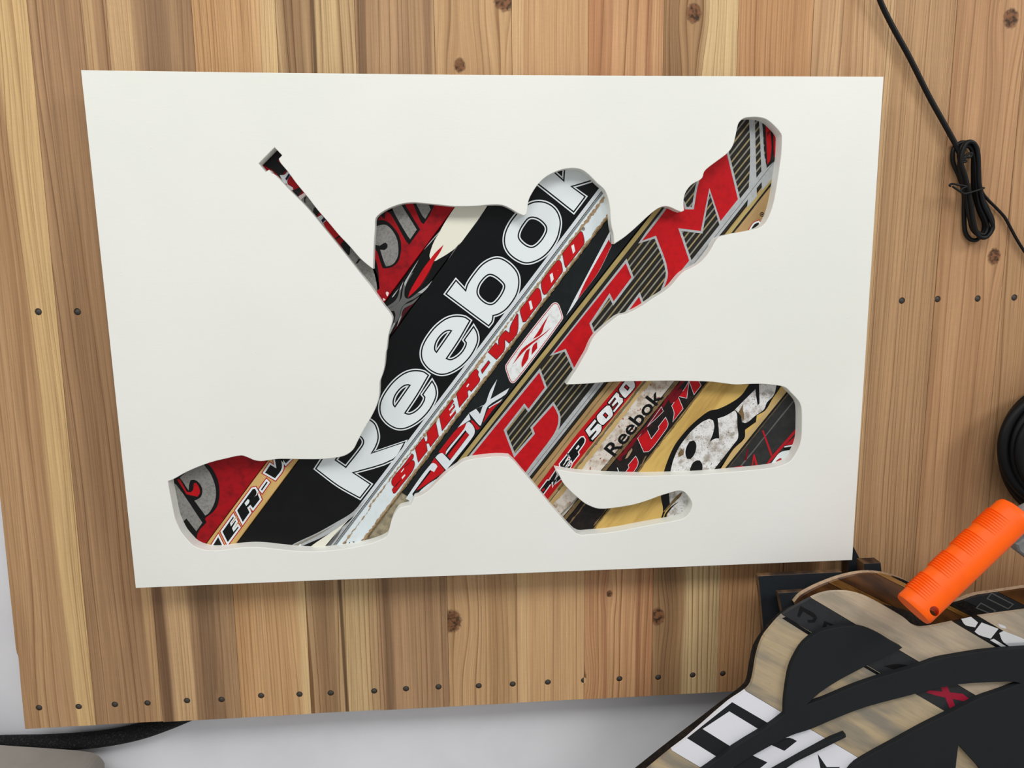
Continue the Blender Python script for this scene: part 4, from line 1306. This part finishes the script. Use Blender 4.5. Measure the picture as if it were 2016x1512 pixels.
OV = b2([(320, 1135), (322, 1050), (335, 940), (360, 810), (400, 720), (460, 630), (560, 555), (680, 520), (800, 510), (900, 527), (1000, 570), (1090, 625),
         (1155, 660), (1120, 682), (1000, 735), (850, 815), (700, 895), (570, 980), (475, 1065), (600, 1025), (800, 940), (1000, 870), (1200, 812), (1300, 780),
         (1400, 745), (1500, 725), (1750, 685), (2016, 665)])
OV2 = b2([(800, 1512), (900, 1440), (1100, 1330), (1300, 1220), (1480, 1130), (1600, 1070), (1700, 1020), (1850, 968), (1995, 914), (1950, 903), (1800, 905),
          (1560, 920), (1330, 965), (1200, 1000), (900, 1080), (700, 1155), (500, 1240), (362, 1285), (122, 1410), (-28, 1500), (-250, 1640), (-550, 1720), (-228, 1510), (-38, 1370), (222, 1210)])
OY = FP - 0.0075
ov = pz(OV, OY)
ov2 = pz(OV2, OY)
ovl = ov + [(0.78, ov[-1][1]), (0.78, -0.64), (0.36, -0.64)] + ov2
ovm = paint('overlay_raw_edge', (92, 74, 60), 0.8, 0.2)
ovo = slab('black_overlay', smooth(ovl, 3, 34), [pz(b2([(1552, 1350), (1700, 1512), (1760, 1600), (1525, 1600), (1538, 1470)]), OY)], OY, FP - 0.0003, matte, art2, 0.0005)
slab('black_overlay_spike', pz(b2([(752, 1272), (756, 1295), (600, 1372), (400, 1470), (250, 1570), (150, 1590), (450, 1420), (650, 1312)]), OY), [], OY, FP - 0.0003, matte, art2, 0.0004)

# ---- second piece standing behind it
BP = -0.088
art3 = thing('stained_wood_art', 'dark stained wood art with pale plywood rim, mostly hidden behind the layered art', 'wall art', (0.55, BP + 0.006, FZ))
bo = pz(b2([(450, 430), (398, 348), (440, 300), (500, 263), (600, 216), (720, 172), (860, 140), (980, 137), (1080, 155), (1180, 188), (1260, 232), (1400, 312), (1480, 340), (1550, 342), (1700, 292), (2016, 254)]), BP)
bo = smooth(bo, 3, 35)[:-3]
BO = bo + [(0.80, bo[-1][1] + 0.02), (0.80, zfl), (0.42, zfl)]
slab('backing_board', BO, [], BP + 0.0045, BP + 0.011, rawedge, art3, 0.0006)
bl = slats(art3, BO, BP, BP + 0.0043, [b2([(640, 205)])[0], b2([(725, 185)])[0], b2([(1000, 150)])[0], b2([(1110, 170)])[0], b2([(1630, 345)])[0], b2([(1880, 290)])[0]],
           [BRN, GLD, BRN, GLD, sideblk, satin, BRN], 0.5)
pr = Print(BP)
for pts in ([(1750, 312), (1785, 268), (1945, 350), (1905, 388)], [(1672, 378), (1710, 338), (1822, 398), (1785, 425)]):
    o = plane(b2(pts), BP)
    pr.loops(o, [offset(o, -0.0014)], 0, hair)
if bl[5]:
    pr.build('line_print', bl[5])

# ---- black faced offcuts under the corner of the white board
def offcut(label, pts, y, t):
    c = plane(pts, y)
    cx = sum(p[0] for p in c) / len(c)
    e = thing('black_offcut', label, 'wood offcut', (cx, y + t / 2, min(p[1] for p in c)), 'black faced offcuts')
    slab('raw_wood_block', c, [], y + 0.0006, y + t, rawoff, e, 0.0006)
    slab('black_face', offset(c, -0.0006), [], y, y + 0.0005, offblk, e)
    return e


rawoff = sticks_wood('rough_cut_edge', (104, 76, 50), (44, 30, 22), rot=1.2)
offblk = paint('dull_black_face', (36, 40, 44), 0.6, 0.3, 0.4, 50, (26, 28, 30))
zb_ = lambda x: (x, zfl)
offcut('large black faced offcut below the right end of the white art', b1([(908, 152), (1505, 122), (1512, 1300), (975, 1300), (945, 540), (925, 300)]), -0.058, 0.009)
offcut('smaller black offcut leaning in front of the large offcut', b1([(1052, 272), (1420, 250), (1420, 1300), (1130, 1300), (1082, 430)]), -0.077, 0.008)
offcut('short black offcut beside the lower right corner of the white art', b2([(880, 64), (1003, 58), (1060, 620), (915, 640)]), -0.052, 0.018)
offcut('narrow black offcut tip rising behind the corner of the white art', [(1670, 1074), (1682, 1078), (1696, 1106), (1730, 1300), (1668, 1300)], -0.0185, 0.015)

# ---- orange handled tool
A = P(1797, 1200, -0.168)
B = P(2002, 1004, -0.150)
ax = (B - A).normalized()
vw = (CP - (A + B) / 2).normalized()
sd = ax.cross(vw).normalized()          # towards the lower right edge
vw = sd.cross(ax).normalized()
L = (B - A).length
tool = thing('orange_handled_tool', 'tool with bright orange ribbed plastic handle and a hanging hole in its end', 'tool', tuple(A))
orange_m = paint('orange_plastic', (246, 94, 4), 0.4, 0.4, 0.3, 30, (228, 76, 2))
RW, RH = 0.0222, 0.017
verts, faces = [], []
SEG, NR = 40, 60
prof = []
for i in range(NR + 1):
    t = i / NR
    s = t * L
    e = 1.0
    r0 = 0.004
    if s < r0:
        e = 0.93 + 0.07 * math.sqrt(max(0, 1 - (1 - s / r0) ** 2))
    r1 = 0.010
    if L - s < r1:
        e = 0.60 + 0.40 * math.sqrt(max(0, 1 - (1 - (L - s) / r1) ** 2))
    prof.append((s, e, t))
for s, e, t in prof:
    for kx in range(SEG):
        an = 2 * math.pi * kx / SEG
        ca, sa = math.cos(an), math.sin(an)
        q = 2 / 2.8
        x = math.copysign(abs(ca) ** q, ca) * RW * e
        y = math.copysign(abs(sa) ** q, sa) * RH * e
        if ca < 0:      # finger bumps on the upper left side
            x *= 1 - 0.035 * (0.5 + 0.5 * math.cos(2 * math.pi * (t - 0.06) / 0.215)) * (-ca)
        verts.append(A + ax * s + sd * x + vw * y)
for i in range(NR):
    for kx in range(SEG):
        a = i * SEG + kx
        b = i * SEG + (kx + 1) % SEG
        faces.append((a, b, b + SEG, a + SEG))
faces.append(tuple(range(SEG))[::-1])
faces.append(tuple(range(NR * SEG, (NR + 1) * SEG)))
me = bpy.data.meshes.new('handle')
me.from_pydata([tuple(v) for v in verts], [], faces)
bm = bmesh.new()
bm.from_mesh(me)
bmesh.ops.recalc_face_normals(bm, faces=bm.faces)
bm.to_mesh(me)
bm.free()
hd = link('handle', me, orange_m, tool)
hd['label'] = 'bright orange ribbed plastic handle'
# hanging hole through the end
hc = A + ax * 0.0125 + sd * 0.0158
ct = tube_mesh('hole_cutter', [hc - vw * 0.05 + sd * 0.0, hc + vw * 0.05], 0.0052, 20, False, 1)
co2 = bpy.data.objects.new('hole_cutter', ct)
COL.objects.link(co2)
md = hd.modifiers.new('hole', 'BOOLEAN')
md.object = co2
md.operation = 'DIFFERENCE'
hd.location = (0, 0, 0)
hd.parent = None
bpy.context.view_layer.update()
dg = bpy.context.evaluated_depsgraph_get()
nm = bpy.data.meshes.new_from_object(hd.evaluated_get(dg))
hd.modifiers.clear()
hd.data = nm
nm.name = 'handle'
hd.parent = tool
hd.location = -tool.location
bpy.data.objects.remove(co2)
bm = bmesh.new()
bm.from_mesh(nm)
for f in bm.faces:
    f.smooth = True
for e in bm.edges:
    if len(e.link_faces) == 2 and e.calc_face_angle(0) > 0.6:
        e.smooth = False
bm.to_mesh(nm)
bm.free()
# ribs: four groups between the finger bumps
rib = bpy.data.meshes.new('grip_rib')
rv, rf = [], []
for i in range(11):
    u = i / 10
    an = math.radians(192 - 106 * u)
    ca, sa = math.cos(an), math.sin(an)
    q = 2 / 2.8
    x = math.copysign(abs(ca) ** q, ca) * RW * 0.985
    y = math.copysign(abs(sa) ** q, sa) * RH * 0.985
    hgt = 0.0022 * math.sin(math.pi * min(1, max(0, 0.06 + 0.88 * u)))
    nrm = Vector((ca, sa))
    for (da, dh) in ((-0.0013, -0.0008), (0, hgt), (0.0013, -0.0008)):
        p = ax * da + sd * (x + nrm.x * dh) + vw * (y + nrm.y * dh)
        rv.append(tuple(p))
for i in range(10):
    for j in range(2):
        a = i * 3 + j
        rf.append((a, a + 1, a + 4, a + 3))
rib.from_pydata(rv, [], rf)
rib.materials.append(orange_m)
for g in range(4):
    for j in range(8):
        s = L * (0.155 + 0.215 * g) + (j - 3.5) * 0.0033
        o = bpy.data.objects.new('grip_rib', rib)
        COL.objects.link(o)
        o.parent = tool
        o.location = ax * s
greym = paint('grey_cast_metal', (128, 128, 128), 0.45, 0.4, 0.3, 80)
gp = plane([(2002, 1072), (2016, 1062), (2080, 1040), (2120, 1100), (2040, 1112), (2006, 1086)], -0.10)
slab('tool_head', gp, [], -0.10, -0.085, greym, tool, 0.002)
sh = tube_mesh('tool_shank', [B - ax * 0.01, B + ax * 0.02 + sd * 0.01, P(2080, 1010, -0.12), P(2090, 1060, -0.095)], 0.006, 12)
link('tool_shank', sh, greym, tool)

# ---- black cable with a tied bundle
cabm = paint('black_cable_rubber', (16, 16, 17), 0.42, 0.4)
cz = Z(1780, 240, 5.04)


def tp(pts, y):
    return [P(px, py, yy) for (px, py), yy in zip(pts, y if isinstance(y, (list, tuple)) else [y] * len(pts))]


cab = thing('power_cable', 'thin black cable with a bundled coil hanging in front of the planks', 'cable', tuple(P(1912, 470, -0.006)))
link('cable_lead', tube_mesh('cable_lead', tp([(1690, -130), (1716, -50), (1733, 2), (1757, 52), (1790, 112), (1828, 188), (1858, 242), (1880, 282), (1893, 310)],
     [-0.02, -0.016, -0.012, -0.010, -0.0085, -0.0075, -0.008, -0.0085, -0.009]), 0.0032, 10), cabm, cab)
LP = [
    [(480, 330), (500, 250), (570, 205), (640, 222), (682, 300), (684, 500), (692, 700), (740, 880), (790, 1000), (780, 1100), (720, 1170), (650, 1160), (604, 1080), (594, 900), (592, 700), (545, 540), (492, 420)],
    [(560, 262), (620, 202), (690, 212), (732, 300), (742, 500), (756, 700), (826, 860), (876, 980), (866, 1080), (796, 1132), (720, 1110), (666, 1030), (642, 850), (628, 650), (580, 480), (548, 350)],
    [(552, 380), (574, 292), (620, 238), (668, 272), (706, 400), (718, 600), (738, 800), (800, 950), (830, 1050), (790, 1118), (716, 1085), (650, 960), (622, 760), (590, 600), (556, 480)],
    [(596, 250), (650, 196), (712, 240), (738, 400), (744, 600), (782, 800), (850, 950), (880, 1050), (820, 1140), (740, 1130), (690, 1000), (662, 800), (612, 560), (566, 400)],
]
for i, lp in enumerate(LP):
    link('cable_loop', tube_mesh('cable_loop', tp(cz(lp), -0.0055 - 0.0042 * i), 0.0027, 8, True), cabm, cab)
link('twist_tie', tube_mesh('twist_tie', tp(cz([(462, 640), (452, 626), (480, 614), (550, 628), (620, 640), (580, 660), (560, 690), (600, 712), (690, 690), (770, 664), (792, 655), (740, 655)]),
     [-0.022] * 4 + [-0.022, -0.023, -0.0235, -0.0235, -0.0235, -0.022, -0.016, -0.006]), 0.0013, 7), cabm, cab)
link('twist_tie', tube_mesh('twist_tie', tp(cz([(480, 640), (540, 680), (600, 716), (640, 700)]), -0.0235), 0.0013, 7), cabm, cab)
link('twist_tie', tube_mesh('twist_tie', tp(cz([(570, 398), (612, 392), (590, 360), (630, 320), (672, 312), (660, 348), (610, 350), (584, 385)]), -0.0185), 0.0016, 7), cabm, cab)
link('thin_lead', tube_mesh('thin_lead', tp(cz([(745, 560), (772, 690), (830, 770), (920, 860), (1000, 950), (1060, 1060), (1120, 1170), (1190, 1280), (1300, 1430), (1420, 1600)]),
     [-0.006, -0.006, -0.005, -0.0045, -0.0045, -0.0045, -0.005, -0.005, -0.006, -0.006]), 0.0019, 8), cabm, cab)

# ---- coil of thick hose at the right edge
hose = paint('black_hose_rubber', (14, 14, 15), 0.5, 0.35)
ho = thing('hose_coil', 'coil of thick black rubber hose hanging on the planks at the right edge', 'hose', tuple(P(2090, 1000, -0.03)))
for i, (cx, cy, rx, ry, y, rot) in enumerate(((2092, 890, 118, 128, -0.012, 0.0), (2090, 886, 116, 124, -0.026, 0.12), (2094, 892, 106, 116, -0.036, -0.1),
                                             (2088, 884, 114, 112, -0.047, 0.2), (2096, 890, 100, 104, -0.056, -0.15), (2092, 896, 110, 98, -0.020, 0.3), (2092, 890, 88, 96, -0.030, 0.1), (2090, 888, 96, 92, -0.042, -0.2),
                                             (2093, 891, 78, 86, -0.050, 0.15), (2092, 890, 76, 80, -0.016, -0.1), (2091, 889, 84, 88, -0.062, 0.25))):
    pts = []
    for kx in range(16):
        an = 2 * math.pi * kx / 16
        x, yv = rx * math.cos(an), ry * math.sin(an)
        pts.append((cx + x * math.cos(rot) - yv * math.sin(rot), cy + x * math.sin(rot) + yv * math.cos(rot)))
    link('hose_loop', tube_mesh('hose_loop', tp(pts, [y + 0.004 * math.sin(kx * 0.39 + i) for kx in range(16)]), 0.0066, 10, True), hose, ho)

# ---- lower left: foam hose against the wall, grey bin in front
foam = NT('black_foam_rubber')
fn = foam.noise(foam.pos(), 420, 4, 0.7)
foam.color(foam.mix(foam.step(fn, 0.5, 0.72), lin((16, 16, 18)), lin((66, 64, 64))))
foam.rough(0.8, 0.25)
foam.bump(fn, 0.9, 0.003)
fh = link('foam_hose', tube_mesh('foam_hose', tp([(-160, 1476), (-80, 1468), (0, 1464), (100, 1462), (195, 1455), (270, 1441), (330, 1421), (385, 1398)], 0.0362), 0.0112, 16), foam.m)
tag(fh, 'black rough foam hose curving along the wall under the left end of the planks', 'hose')
binm = paint('grey_brown_plastic', (140, 134, 127), 0.5, 0.35, 0.3, 14, (118, 112, 106))
bp = plane([(-420, 1440), (-200, 1452), (0, 1467), (120, 1475), (172, 1480), (194, 1488), (206, 1503), (212, 1530)], 0.02)
bp = smooth(bp, 3, 60)[:-3]
bo_ = slab('plastic_bin', bp + [(bp[-1][0] - 0.01, zfl), (bp[0][0] + 0.01, zfl)], [], -0.03, 0.02, binm, None, 0.006)
for p in bo_.data.polygons:
    p.use_smooth = False
tag(bo_, 'grey brown plastic bin with a rounded corner at the lower left edge', 'bin')
